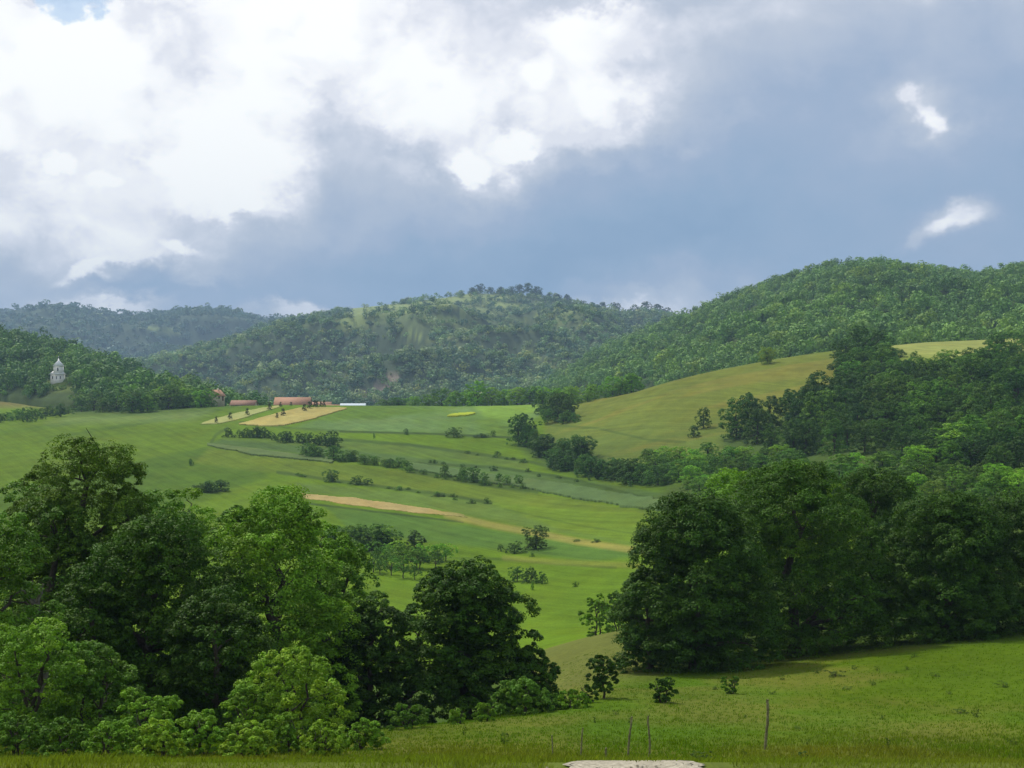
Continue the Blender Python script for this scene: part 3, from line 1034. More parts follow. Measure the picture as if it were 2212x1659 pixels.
def near_tree(name, X, Yb, Yt, W, d, seed, color, label, cat='tree', group=None, shape='dome', n1=70, n2=12, n3=60, leaf=0.14,
              clear=0.0, multi=1, open_=0.0, lobe=0.26, nlimb=12, flat=0.75, fill=0.25, depth=1.0, twigs=0, zbase=None):
    """a tree standing on the ground at distance d, crown W picture units wide, top at Yt"""
    x = (X - CX) / K * d
    z = float(height(x, d)) if zbase is None else zbase
    ztop = (CY - Yt) / K * d
    H = ztop - z
    w = W / K * d
    root = bpy.data.objects.new(name, None)
    root.location = (x, d, z)
    root.empty_display_size = 0.5
    link(root)
    cb = clear * H
    me, C = crown_mesh('crown', seed, w, H - cb, n1, n2, int(n3 * 1.35), leaf * .84, cb, shape=shape, open_=open_, lobe=lobe, flat=flat, fill=fill)
    cr = obj('crown', me, root)
    cr.color = (*color, 1)
    if depth != 1.0:
        cr.scale = (1, depth, 1)
    tr = obj('trunk' if cat == 'tree' else 'stems', trunk_mesh('trunk', seed, H * 0.86, max(0.05, 0.026 * H), C, nlimb, multi=multi, twigs=twigs), root)
    tag(root, label, cat, group)
    return root


# leaf colours (reflectance)
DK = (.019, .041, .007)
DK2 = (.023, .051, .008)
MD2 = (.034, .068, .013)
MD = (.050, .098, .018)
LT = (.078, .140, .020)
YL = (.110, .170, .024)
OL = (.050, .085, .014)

# ------------------------------------------------------------------ foreground trees
RG = 'tall dark trees on the right of the near slope'
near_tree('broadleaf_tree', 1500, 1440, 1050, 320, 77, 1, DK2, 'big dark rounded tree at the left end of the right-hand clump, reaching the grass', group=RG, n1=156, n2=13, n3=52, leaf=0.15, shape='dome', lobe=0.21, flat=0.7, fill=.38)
near_tree('broadleaf_tree', 1715, 1410, 985, 370, 83, 2, (.031, .066, .009), 'biggest tree of the right-hand clump, domed with a lit green top', group=RG, n1=156, n2=13, n3=52, leaf=0.15, shape='dome', lobe=0.21, flat=0.7, fill=.38)  # whole crown coloured lighter to suggest the clump's sunlit top
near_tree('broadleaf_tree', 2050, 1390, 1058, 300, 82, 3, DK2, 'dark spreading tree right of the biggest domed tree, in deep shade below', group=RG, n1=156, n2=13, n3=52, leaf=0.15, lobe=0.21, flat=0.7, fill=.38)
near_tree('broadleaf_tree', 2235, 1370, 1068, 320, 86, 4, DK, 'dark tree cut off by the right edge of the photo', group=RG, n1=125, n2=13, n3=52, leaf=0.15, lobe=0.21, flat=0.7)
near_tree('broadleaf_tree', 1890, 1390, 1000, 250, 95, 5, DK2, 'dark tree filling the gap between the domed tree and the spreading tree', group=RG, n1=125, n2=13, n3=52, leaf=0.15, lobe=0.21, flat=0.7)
near_tree('broadleaf_tree', 1590, 1390, 1000, 240, 94, 6, LT, 'mid green tree standing behind the left end of the right-hand clump', group=RG, n1=70, n2=12, n3=45, leaf=.17)
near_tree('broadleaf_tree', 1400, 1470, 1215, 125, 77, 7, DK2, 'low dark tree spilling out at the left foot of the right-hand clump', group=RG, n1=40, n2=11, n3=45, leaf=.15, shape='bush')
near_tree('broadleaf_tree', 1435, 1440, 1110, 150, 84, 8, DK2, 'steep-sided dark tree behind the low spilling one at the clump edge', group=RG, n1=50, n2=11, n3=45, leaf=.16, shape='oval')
near_tree('broadleaf_tree', 1750, 1380, 985, 160, 96, 9, YL, 'yellow-green treetop showing above the biggest domed tree', group=RG, n1=50, n2=11, n3=40, leaf=.17)  # yellow-green leaf colour stands in for sunlight on top of the clump

LG = 'tangled trees on the left in front of the meadow'
near_tree('feathery_tree', 190, 1560, 905, 300, 57, 11, OL, 'tall feathery open-crowned tree on the left with bare twigs showing at the top', group=LG, n1=225, n2=12, n3=34, leaf=.10, open_=.06, shape='oval', lobe=.19, twigs=1, nlimb=10, clear=.02, fill=.38)
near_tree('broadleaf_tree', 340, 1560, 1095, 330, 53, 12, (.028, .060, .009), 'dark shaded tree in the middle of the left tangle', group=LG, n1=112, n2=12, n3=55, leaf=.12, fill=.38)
near_tree('broadleaf_tree', 600, 1570, 1035, 330, 56, 13, LT, 'bright green tree with open sprays right of the feathery tree', group=LG, n1=118, n2=11, n3=50, leaf=.13, shape='dome', open_=0.04, lobe=.24, nlimb=10, twigs=1, fill=.38)
near_tree('broadleaf_tree', -15, 1620, 1075, 250, 46, 14, MD, 'green tree cut off by the left edge of the photo', group=LG, n1=70, n2=11, n3=45, leaf=.11)
near_tree('broadleaf_tree', 60, 1560, 1010, 160, 62, 15, MD, 'mid green tree behind the feathery tree near the left edge', group=LG, n1=50, n2=11, n3=40, leaf=.12, shape='oval')
near_tree('broadleaf_tree', 400, 1520, 1030, 210, 66, 16, LT, 'light green rounded tree between the feathery tree and the bright green tree', group=LG, n1=60, n2=11, n3=50, leaf=.13, open_=0.04)
near_tree('broadleaf_tree', 745, 1570, 1150, 190, 64, 17, MD, 'green tree close behind the right side of the bright green tree', group=LG, n1=60, n2=11, n3=40, leaf=.13)
near_tree('broadleaf_tree', 800, 1565, 1290, 200, 58, 18, DK, 'dark low tree between the bright green tree and the rounded one', group=LG, n1=60, n2=11, n3=45, leaf=.13, shape='bush')
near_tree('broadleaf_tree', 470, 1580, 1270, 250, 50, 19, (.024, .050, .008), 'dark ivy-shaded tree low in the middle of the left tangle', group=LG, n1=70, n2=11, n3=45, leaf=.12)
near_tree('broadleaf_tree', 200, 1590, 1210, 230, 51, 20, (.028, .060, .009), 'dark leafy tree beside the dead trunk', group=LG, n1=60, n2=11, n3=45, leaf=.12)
near_tree('broadleaf_tree', 1010, 1560, 1203, 275, 60, 21, DK2, 'single rounded dark green tree in the middle, right of the left tangle', n1=131, n2=13, n3=50, leaf=.13, shape='dome', clear=.04, lobe=0.22, flat=0.7, fill=.38)
near_tree('broadleaf_tree', 900, 1560, 1290, 110, 63, 22, DK2, 'smaller dark tree leaning against the left side of the rounded tree', n1=40, n2=11, n3=45, leaf=.13, shape='oval')
near_tree('broadleaf_tree', 1150, 1500, 1405, 130, 60, 23, DK2, 'low dark tree at the right foot of the rounded tree', n1=36, n2=11, n3=45, leaf=.12, shape='bush')
near_tree('young_tree', 1304, 1508, 1412, 62, 59, 24, DK2, 'small young tree with a bare stem on the near slope', n1=20, n2=9, n3=36, leaf=.12, shape='oval', clear=.22, lobe=.34, nlimb=8)

near_tree('broadleaf_tree', 320, 1560, 1018, 230, 61, 25, MD, 'green tree filling in behind the right side of the feathery tree', group=LG, n1=70, n2=11, n3=42, leaf=.13)
near_tree('broadleaf_tree', 510, 1560, 1065, 200, 62, 26, MD, 'mid green tree behind the left side of the bright green tree', group=LG, n1=60, n2=11, n3=42, leaf=.13)
near_tree('broadleaf_tree', 700, 1560, 1105, 190, 60, 27, LT, 'light green tree stepping down right of the bright green tree', group=LG, n1=60, n2=11, n3=42, leaf=.13)
near_tree('broadleaf_tree', 110, 1580, 1060, 260, 55, 28, MD2, 'deep green tree under the left half of the feathery tree', group=LG, n1=80, n2=11, n3=42, leaf=.12)
near_tree('feathery_tree', 105, 1560, 965, 200, 58, 29, OL, 'shorter feathery tree at the left shoulder of the tall feathery one', group=LG, n1=100, n2=12, n3=40, leaf=.10, lobe=.2)
near_tree('feathery_tree', 275, 1560, 960, 170, 58.5, 30, OL, 'shorter feathery tree at the right shoulder of the tall feathery one', group=LG, n1=90, n2=12, n3=40, leaf=.10, lobe=.2)
# shrubs: front edge of the tangle
SG = 'shrubs along the foot of the trees'
near_tree('shrub', 1130, 1555, 1462, 120, 54.5, 31, MD, 'mid green shrub below the right side of the rounded tree', 'shrub', SG, 'bush', 26, 10, 40, .12, multi=3)
near_tree('shrub', 1240, 1530, 1490, 80, 55, 32, LT, 'light green shrub to the left of the young tree', 'shrub', SG, 'bush', 20, 10, 40, .11, multi=3)
near_tree('shrub', 1192, 1535, 1500, 70, 55, 33, MD, 'low green shrub between two rounder shrubs', 'shrub', SG, 'bush', 18, 9, 36, .11, multi=3)
near_tree('shrub', 1275, 1520, 1478, 34, 57, 34, DK2, 'narrow dark shrub just left of the young tree', 'shrub', SG, 'oval', 12, 9, 30, .11, multi=2)
near_tree('shrub', 1045, 1560, 1520, 50, 51, 35, LT, 'small bright shrub below the rounded tree', 'shrub', SG, 'bush', 14, 9, 32, .10, multi=3)
near_tree('shrub', 985, 1565, 1532, 42, 50, 36, LT, 'tiny light shrub left of the small bright one', 'shrub', SG, 'bush', 12, 9, 30, .10, multi=3)
near_tree('shrub', 880, 1570, 1520, 110, 49, 37, MD, 'wide low shrub at the dark foot of the trees', 'shrub', SG, 'bush', 22, 9, 34, .10, multi=3)
near_tree('shrub', 1432, 1530, 1462, 62, 57, 38, DK2, 'loose shrub with a dark base in front of the big dark trees', 'shrub', None, 'vase', 16, 9, 36, .11, multi=3, open_=.15)
near_tree('shrub', 1578, 1503, 1458, 42, 62, 39, MD, 'small upright shrub on the slope to the right of the loose one', 'shrub', None, 'vase', 12, 9, 30, .11, multi=3, open_=.15)
near_tree('shrub', 630, 1590, 1395, 210, 44, 40, YL, 'yellow-green bushy shrub with pale blossom in front of the bright green tree', 'shrub', SG, 'dome', 50, 10, 42, .095, multi=3)
near_tree('shrub', 535, 1590, 1470, 120, 43, 41, LT, 'light green shrub left of the yellow-green one', 'shrub', SG, 'dome', 26, 10, 40, .09, multi=3)
near_tree('shrub', 60, 1620, 1330, 230, 41, 42, LT, 'big light green shrub at the left edge below the dead trunk', 'shrub', SG, 'dome', 55, 10, 42, .09, multi=3)
near_tree('shrub', 200, 1620, 1385, 200, 42, 43, MD, 'green shrub under the dark leafy tree', 'shrub', SG, 'dome', 50, 10, 42, .09, multi=3)
near_tree('shrub', 320, 1630, 1490, 130, 38, 44, LT, 'arching light shrub in front of the dark tree', 'shrub', SG, 'vase', 26, 10, 42, .085, multi=4)
for i, (X, Yt, W, d, c, lab) in enumerate([
        (40, 1545, 120, 36.5, MD, 'low green bush in the bottom left corner'),
        (145, 1555, 110, 36, MD, 'low bush right of the bottom left corner'),
        (240, 1560, 110, 35.5, LT, 'low pale bush under the arching shrub'),
        (345, 1555, 120, 35.5, YL, 'low yellowish bush in front of the arching shrub'),
        (440, 1535, 120, 37, LT, 'low light bush between the arching and the yellow-green shrubs'),
        (540, 1562, 110, 35.5, YL, 'low yellow-green bush at the grass edge'),
        (610, 1540, 90, 37.5, LT, 'rounded low bush right under the yellow-green shrub'),
        (700, 1562, 110, 36.5, YL, 'low bright bush near the right end of the tangle'),
        (790, 1555, 90, 38.5, LT, 'last low bush on the right end of the tangle, arching outward')]):
    near_tree('low_bush', X, 1620, Yt, W, d, 60 + i, c, lab, 'bush', 'low bushes at the grass edge', 'bush', 22, 9, 36, .085, multi=3)
near_tree('shrub', 1289, 1345, 1280, 68, 116, 80, LT, 'light green shrub beyond the spur, left of the right-hand clump', 'shrub', None, 'bush', 22, 9, 34, .19, multi=3)
near_tree('shrub', 1335, 1345, 1272, 60, 121, 81, MD, 'green shrub squeezed between the lighter shrub and the dark clump', 'shrub', None, 'bush', 22, 9, 34, .19, multi=3)

# dead trunk with broken limbs
rng = np.random.default_rng(5)
dx_, dd_ = (96 - CX) / K * 47.5, 47.5
dz_ = float(height(dx_, dd_))


def rel(X, Y, dd=0.0):
    return [(X - CX) / K * 47.5 - dx_, dd, (CY - Y) / K * 47.5 - dz_]


root = bpy.data.objects.new('dead_tree', None)
root.location = (dx_, dd_, dz_)
link(root)
V, F = tubes([limb(rng, [0.1, 0, -0.3], rel(80, 1318), .16, .11, 9, .02), limb(rng, rel(80, 1318), rel(66, 1285), .09, .05, 5, .02)], 8)
obj('trunk', mesh_np('trunk', V, F, MDEAD, smooth=True), root)
for a, b, r in [((80, 1318), (50, 1270), .07), ((82, 1325), (92, 1262), .075), ((66, 1290), (64, 1256), .045), ((92, 1275), (84, 1258), .03), ((86, 1325), (108, 1322), .03), ((95, 1345), (30, 1340), .03), ((100, 1360), (130, 1352), .025)]:
    V, F = tubes([limb(rng, rel(*a), rel(*b, rng.normal(0, .2)), r, r * .55, 6, .03)], 7)
    obj('broken_limb', mesh_np('broken_limb', V, F, MDEAD, smooth=True), root)
tag(root, 'grey dead tree with broken bare limbs inside the left tangle', 'dead tree')

# ------------------------------------------------------------------ fence posts on the near slope
for i, (pts, Yb, d, r, lab) in enumerate([
        ([(1654, 1622), (1655, 1590), (1658, 1560), (1659, 1535), (1658, 1511)], 1622, 37, .042, 'tall crooked grey fence post standing alone to the right of the gravel'),
        ([(1403, 1640), (1404, 1610), (1402, 1580), (1399, 1560), (1401, 1546)], 1640, 34.5, .026, 'thin pale fence post, right one of a close pair above the gravel'),
        ([(1356, 1642), (1358, 1610), (1360, 1585), (1364, 1560), (1365, 1548)], 1642, 34, .026, 'thin leaning fence post, left one of a close pair above the gravel'),
        ([(1255, 1636), (1256, 1610), (1257, 1590), (1259, 1572)], 1636, 34.5, .023, 'slim bent fence post left of the close pair'),
        ([(1194, 1630), (1193, 1605), (1192, 1588)], 1630, 35, .018, 'faint thin dark fence post, leftmost one'),
        ([(1310, 1642), (1309, 1625), (1309, 1615)], 1642, 34, .028, 'short pale stump of a fence post between taller posts')]):
    x0 = (pts[0][0] - CX) / K * d
    z0 = float(height(x0, d))
    zoff = (CY - pts[0][1]) / K * d - z0
    p = np.array([[(X - CX) / K * d - x0, 0.02 * math.sin(k * 2.1), (CY - Y) / K * d - z0] for k, (X, Y) in enumerate(pts)])
    p = np.concatenate([[[p[0][0], 0, min(-0.3, p[0][2] - 0.3)]], p])
    # refine with knots
    tt = np.linspace(0, len(p) - 1, 22)
    q = np.stack([np.interp(tt, np.arange(len(p)), p[:, k]) for k in range(3)], -1)
    rng = np.random.default_rng(i)
    q[:, :2] += rng.normal(0, r * 0.12, (22, 2))
    rad = r * (1.05 - 0.25 * np.linspace(0, 1, 22)) * (1 + rng.normal(0, .10, 22))
    V, F = tubes([(q, rad)], 8)
    o = obj('fence_post', mesh_np('fence_post', V, F, MPOST, smooth=True), None, (x0, d, z0))
    tag(o, lab, 'fence post', 'rough wooden fence posts')

# ------------------------------------------------------------------ shared plant models for the middle distance
def plant_model(name, seed, W, H, n1, n2, n3, leaf, clear=0.0, shape='dome', trunk=True, lobe=.34, open_=0.0):
    """one mesh with crown and trunk, 1 unit = 1 m"""
    rng = np.random.default_rng(seed)
    cb = clear * H
    Pp, N, ti, hu, C = crown_points(rng, W, H - cb, n1, n2, n3, shape=shape, lobe=lobe, open_=open_, fill=.4, flat=.85)
    Pp[:, 2] += cb
    C = C + np.array([0, 0, cb])
    V, F = quads_at(Pp, N, leaf, rng)
    nF = len(F)
    paths = [limb(rng, [0, 0, -0.5], [0, 0, H * 0.7], 0.035 * H, 0.01 * H, 5, 0.02)]
    for i in rng.permutation(len(C))[:5]:
        paths.append(limb(rng, [0, 0, H * 0.25], C[i], 0.015 * H, 0.006 * H, 4, .04))
    V2, F2 = tubes(paths, 5)
    o = len(V)
    Fl = [F, F2[0] + o, F2[1] + o]
    n_tr = len(F2[0]) + len(F2[1])
    mi = np.concatenate([np.zeros(nF), np.ones(n_tr)])
    z = np.zeros(n_tr)
    return mesh_np(name, np.concatenate([V, V2]), Fl, [MLEAF, MBARK], mat_index=mi,
                   fattrs={'tint': np.concatenate([ti, z]), 'hue': np.concatenate([hu, z])})


TREES = [plant_model('broadleaf_tree', 200 + i, 7.2, 8.0, 26, 9, 34, .32, -0.04, ['bush', 'oval', 'dome'][i % 3]) for i in range(8)]
BUSHES = [plant_model('shrub', 300 + i, 4.4, 3.2, 14, 9, 28, .21, 0.0, 'bush') for i in range(5)]
ORCH = [plant_model('orchard_tree', 400 + i, 4.2, 3.8, 14, 8, 22, .22, 0.32, 'oval') for i in range(3)]
CONES = [plant_model('cone_shrub', 500 + i, 1.6, 2.8, 14, 8, 12, .22, 0.0, 'cone') for i in range(2)]
WEEDS = [plant_model('weed', 600 + i, 0.8, 0.7, 8, 6, 14, .08, 0.0, 'vase', open_=.2) for i in range(4)]
SRC = {}


def place(kind, x, y, z, scale, color, label, cat, group=None, name=None, sz=1.0, rng=RNG, jit=0.14):
    models = {'tree': TREES, 'bush': BUSHES, 'orchard': ORCH, 'cone': CONES, 'weed': WEEDS}[kind]
    k = int(rng.integers(len(models)))
    nm = name or models[k].name
    key = (kind, k)
    if key not in SRC:
        o = bpy.data.objects.new(nm, models[k])
        SRC[key] = o
    else:
        o = SRC[key].copy()
        o.name = nm
    col.objects.link(o)
    o.location = (x, y, z)
    o.rotation_euler = (0, 0, float(rng.random() * 6.28))
    o.scale = (scale, scale, scale * sz)
    j = 1 + rng.normal(0, jit)
    j = min(max(j, .65), 1.4)
    o.color = (color[0] * j * (1 + rng.normal(0, .08)), color[1] * j, color[2] * j, 1)
    for kk in ('label', 'category', 'group'):
        if kk in o:
            del o[kk]
    tag(o, label, cat, group)
    return o


BASE = {'tree': (7.2, 8.0), 'bush': (4.4, 3.2), 'orchard': (4.2, 3.8), 'cone': (1.6, 2.8), 'weed': (.8, .7)}


def put(kind, X, Yb, W, Hh, color, label, cat, group=None, name=None, dmin=140):
    """place one plant with its foot on the ground seen at (X, Yb), W x Hh picture units"""
    x, d, z = ground_hit(X, Yb, dmin)
    w0, h0 = BASE[kind]
    s = W / K * d / w0
    return place(kind, x, d, z - 0.1, s, color, label, cat, group, name, sz=(Hh / K * d / h0) / s)


C_HEDGE = (.038, .076, .020)
C_MIDT = (.056, .108, .024)
C_BRT = (.105, .185, .026)
C_DKT = (.026, .056, .020)

# lone plants in the valley fields
put('tree', 1157, 1186, 56, 52, (.040, .060, .022), 'lone dark rounded tree in the middle of the green fields', 'tree')
put('bush', 1112, 1196, 48, 24, C_HEDGE, 'dark bush just left of the lone field tree', 'bush')
put('bush', 1081, 1192, 14, 16, C_HEDGE, 'tiny bush left of the dark bush by the lone field tree', 'bush')
put('bush', 1150, 1203, 12, 10, C_MIDT, 'tiny green tuft below the lone field tree', 'bush')
put('bush', 1118, 1256, 50, 30, C_HEDGE, 'left bush of the dark thicket behind the rounded tree', 'bush', 'thicket behind the rounded tree')
put('bush', 1147, 1258, 44, 31, (.03, .055, .018), 'middle bush of the dark thicket behind the rounded tree', 'bush', 'thicket behind the rounded tree')
put('bush', 1172, 1261, 28, 24, C_HEDGE, 'right bush of the dark thicket behind the rounded tree', 'bush', 'thicket behind the rounded tree')
put('bush', 1243, 1268, 15, 12, C_HEDGE, 'tiny lone bush in the field left of the big dark clump', 'bush')
put('bush', 1150, 1275, 10, 18, C_MIDT, 'spindly sapling below the dark thicket', 'sapling', name='sapling')
put('bush', 896, 1184, 58, 36, (.024, .046, .016), 'compact dark bush at the edge of the field, above the orchard', 'bush')
put('tree', 716, 1041, 34, 27, C_HEDGE, 'round dark bush on the grassy bank above the sandy strip', 'bush', name='shrub')
put('bush', 770, 1047, 40, 18, C_HEDGE, 'spread-out bush right of the round dark bush', 'bush')
put('bush', 795, 1048, 24, 14, C_HEDGE, 'low bush at the right end of the spread-out bush', 'bush')
put('bush', 1052, 1088, 18, 13, C_HEDGE, 'small bush on the bank over the sandy strip', 'bush')
put('bush', 1020, 1088, 24, 9, C_HEDGE, 'flat low bush beside the small one on the bank', 'bush')
put('bush', 412, 1006, 14, 14, C_HEDGE, 'small lone bush in the left meadow', 'bush')
put('bush', 950, 1072, 40, 7, C_HEDGE, 'flat weedy bush on the bank', 'bush')
put('tree', 1520, 926, 30, 44, (.03, .055, .018), 'lone upright tree on the hillside meadow', 'tree')
put('tree', 1499, 945, 24, 26, (.032, .06, .018), 'small round tree left of the lone upright one on the meadow', 'tree')
put('bush', 1289, 1172, 22, 8, C_HEDGE, 'small weedy bush beside the track in the field', 'bush')
put('bush', 1246, 1170, 18, 6, C_HEDGE, 'flat weedy bush at the track, left of another', 'bush')
put('bush', 980, 945, 42, 20, C_HEDGE, 'dark bush on the field boundary above the terraces', 'bush')
put('bush', 878, 940, 14, 13, C_HEDGE, 'small bush on the field boundary left of the dark one', 'bush')
put('bush', 808, 948, 6, 12, C_HEDGE, 'tiny sapling under the field boundary', 'sapling', name='sapling')
put('bush', 1040, 946, 40, 9, C_HEDGE, 'low line of brush on the field boundary', 'bush')
put('bush', 1065, 944, 12, 14, C_HEDGE, 'small upright bush near the right end of the boundary', 'bush')
put('tree', 1657, 786, 36, 38, (.12, .17, .03), 'single yellow-green tree in front of the right-hand wooded hill', 'tree', dmin=490)

# conical shrubs by the wheat
for i, (X, Y, h) in enumerate([(467, 914, 15), (497, 907, 17), (534, 897, 17), (582, 885, 18), (611.5, 900, 19), (598.7, 904.5, 14), (606, 879, 12), (628.6, 877, 10),
                               (657.4, 889, 18), (668.5, 884, 18), (680, 881, 18), (685, 881, 16), (692.9, 880, 16), (700, 880, 16)]):
    labs = ['cone-shaped shrub at the lower left end of the pale strip', 'cone-shaped shrub second along the pale strip', 'cone-shaped shrub third along the pale strip',
            'cone-shaped shrub at the upper end of the pale strip', 'taller cone-shaped shrub on the edge of the golden wheat', 'squat cone-shaped shrub left of the taller one at the golden wheat',
            'small cone-shaped shrub before the left part of the long red roof', 'smallest cone-shaped shrub before the middle of the long red roof',
            'cone-shaped shrub standing in the golden wheat below the roof corner', 'dark cone-shaped shrub at the right corner of the long red roof',
            'first of the close dark cone shrubs right of the roof', 'second of the close dark cone shrubs right of the roof', 'third of the close dark cone shrubs right of the roof', 'last dark cone shrub on the right of the row']
    put('cone', X, Y, h * .62, h, (.05, .062, .022), labs[i], 'shrub', 'cone-shaped shrubs beside the wheat', dmin=380)


ORD = ['first', 'second', 'third', 'fourth', 'fifth', 'sixth', 'seventh', 'eighth', 'ninth', 'tenth', 'eleventh', 'twelfth', 'thirteenth', 'fourteenth', 'fifteenth', 'sixteenth', 'seventeenth',
       'eighteenth', 'nineteenth', 'twentieth']
ORD += ['twenty-' + w for w in ORD[:9]]


def number_rows(items, what, where, rows=1):
    """give every plant of a group its own label: which row of the group, which from the left"""
    items = sorted(items, key=lambda t: t[1])
    n = len(items)
    rn = [''] if rows == 1 else {2: ['upper ', 'lower '], 3: ['top ', 'middle ', 'bottom ']}.get(rows) or ['top '] + [ORD[i] + ' ' for i in range(1, rows - 1)] + ['bottom ']
    for r_ in range(rows):
        part = sorted(items[r_ * n // rows:(r_ + 1) * n // rows], key=lambda t: t[0])
        for k, (X, Y, o) in enumerate(part):
            pos = 'leftmost' if k == 0 else ('rightmost' if k == len(part) - 1 else ORD[k])
            tail = '' if pos in ('leftmost', 'rightmost') else ' from the left'
            lab = f"{pos} {what}{tail} {where}" + (f", {rn[r_]}row" if rows > 1 else '')
            if len(lab.split()) > 16:
                print('LONG LABEL', len(lab.split()), lab)
            o['label'] = lab


# ---- hedges: rows of separate shrubs along field edges
LONG = []


def split_label(label):
    import re
    m = re.search(r' (deep in|in|on|of|below|at|under|above|along|left of|showing|behind|just) ', label)
    return label[:m.start()], label[m.start() + 1:]


def hedge(kind, pts, n, W, Hh, color, label, cat, group, spread=3.0, rng=RNG, dmin=140):
    items = []
    nm = {'tree': 'hedgerow_tree', 'bush': 'shrub', 'orchard': 'orchard_tree'}[kind]
    pts = np.array(pts, float)
    seg = np.concatenate([[0], np.cumsum(np.hypot(*np.diff(pts, axis=0).T))])
    for k in range(n):
        t = (k + 0.5 + rng.normal(0, .25)) / n * seg[-1]
        X, Y = np.interp(t, seg, pts[:, 0]), np.interp(t, seg, pts[:, 1])
        X += rng.normal(0, spread)
        Y += rng.normal(0, spread * .35)
        s = float(np.clip(rng.normal(1, .22), .6, 1.5))
        items.append((X, Y, put(kind, X, Y, W * s, Hh * s, color, label, cat, group, nm, dmin)))
    number_rows(items, *split_label(label))


hedge('bush', [(492, 944), (560, 946), (620, 952)], 9, 26, 17, C_HEDGE, 'dark shrub in the upper thicket left of terraces', 'shrub', 'upper thicket left of the terraces')
hedge('bush', [(600, 955), (660, 960), (725, 966)], 10, 28, 21, C_HEDGE, 'dark shrub in the thick clump left of terraces', 'shrub', 'thick clump at the left end of the terraces')
put('tree', 716, 966, 34, 34, (.026, .055, .018), 'tallest dark shrub at the right end of the thick clump on the terraces', 'shrub', name='shrub')
put('tree', 555, 946, 28, 24, C_HEDGE, 'taller shrub standing out of the upper thicket', 'shrub', name='shrub')
hedge('tree', [(655, 985), (700, 990), (760, 998), (820, 1008), (880, 1016)], 15, 24, 20, C_MIDT, 'bushy tree in the row between pale strips', 'tree', 'row of trees between the pale crop strips')
hedge('tree', [(955, 1030), (1005, 1036), (1060, 1045), (1130, 1052)], 8, 20, 23, C_MIDT, 'small tree in the gappy row below pale crop', 'tree', 'gappy tree row below the pale crop', 5)
hedge('bush', [(885, 1018), (960, 1034), (1040, 1050), (1140, 1058)], 11, 16, 11, C_MIDT, 'low shrub on the bank under the pale crop strip', 'shrub', 'low shrubs under the pale crop strip', 4)
hedge('bush', [(900, 998), (1000, 1006), (1100, 1018), (1196, 1030), (1260, 1042)], 12, 13, 7, C_HEDGE, 'small weedy shrub on the long terrace bank', 'shrub', 'weedy shrubs on the long terrace bank', 6)
hedge('bush', [(1000, 978), (1080, 988), (1150, 1000)], 7, 14, 7, C_HEDGE, 'weedy shrub on the bank below the upper field', 'shrub', 'weedy shrubs below the upper field', 6)
hedge('bush', [(820, 1054), (900, 1062), (1000, 1082)], 7, 16, 6, C_MIDT, 'low tuft on the bank above the sandy strip', 'shrub', 'low tufts above the sandy strip', 6)
hedge('bush', [(640, 1026), (670, 1030)], 3, 14, 6, C_MIDT, 'low tuft left of the round dark bush', 'shrub', 'low tufts left of the round dark bush', 4)
# thick tree belt between terraces and hillside meadow
hedge('tree', [(1122, 960), (1145, 965), (1165, 975)], 5, 38, 56, C_HEDGE, 'tall dark tree at the upper end of the belt', 'tree', 'dark group at the upper end of the belt')
hedge('tree', [(1160, 985), (1210, 990), (1270, 995)], 8, 46, 40, C_HEDGE, 'tree in the upper belt beside the hillside meadow', 'tree', 'upper belt of trees')
hedge('tree', [(1180, 1005), (1240, 1022), (1310, 1035), (1440, 1050)], 17, 44, 40, (.036, .076, .026), 'tree in the lower belt above the terraces', 'tree', 'lower belt of trees')
hedge('tree', [(1180, 895), (1215, 905), (1245, 905)], 5, 44, 52, C_HEDGE, 'dark tree on the crest left of the meadow', 'tree', 'dark crest trees by the hillside meadow')
hedge('bush', [(1185, 915), (1245, 912)], 4, 34, 22, C_MIDT, 'low shrub below the dark crest trees', 'shrub', 'low shrubs below the crest trees')
# bright trees behind the crest
crest_row = []
for X, Yb, W, Hh, c in [(835, 888, 30, 26, C_MIDT), (862, 886, 34, 28, C_MIDT), (895, 886, 30, 30, C_BRT), (925, 886, 34, 32, C_MIDT), (955, 885, 38, 44, C_MIDT), (985, 885, 36, 40, C_BRT),
                        (1010, 884, 40, 40, C_BRT), (1030, 884, 44, 58, C_BRT), (1062, 883, 40, 44, C_BRT), (1090, 883, 34, 40, C_BRT), (1118, 882, 38, 44, C_BRT), (1145, 880, 34, 44, C_MIDT), (1170, 880, 38, 46, C_BRT)]:
    d = 655 + RNG.normal(0, 8)
    x = (X - CX) / K * d
    z = float(height(x, d))
    zt = (CY - (Yb - Hh)) / K * d
    w = W * 1.25 / K * d
    crest_row.append((X, Yb, place('tree', x, d, z, w / 7.2, c, '', 'tree', 'row of trees behind the crest', name='hedgerow_tree', sz=((zt - z) / 8.0) / (w / 7.2))))
number_rows(crest_row, 'rounded tree', 'in the row behind the upper field crest')
hedge('tree', [(1200, 878), (1260, 868), (1320, 855), (1385, 838)], 11, 40, 36, C_BRT, 'bright tree along the top left meadow edge', 'tree', 'bright trees at the top edge of the meadow', dmin=480)
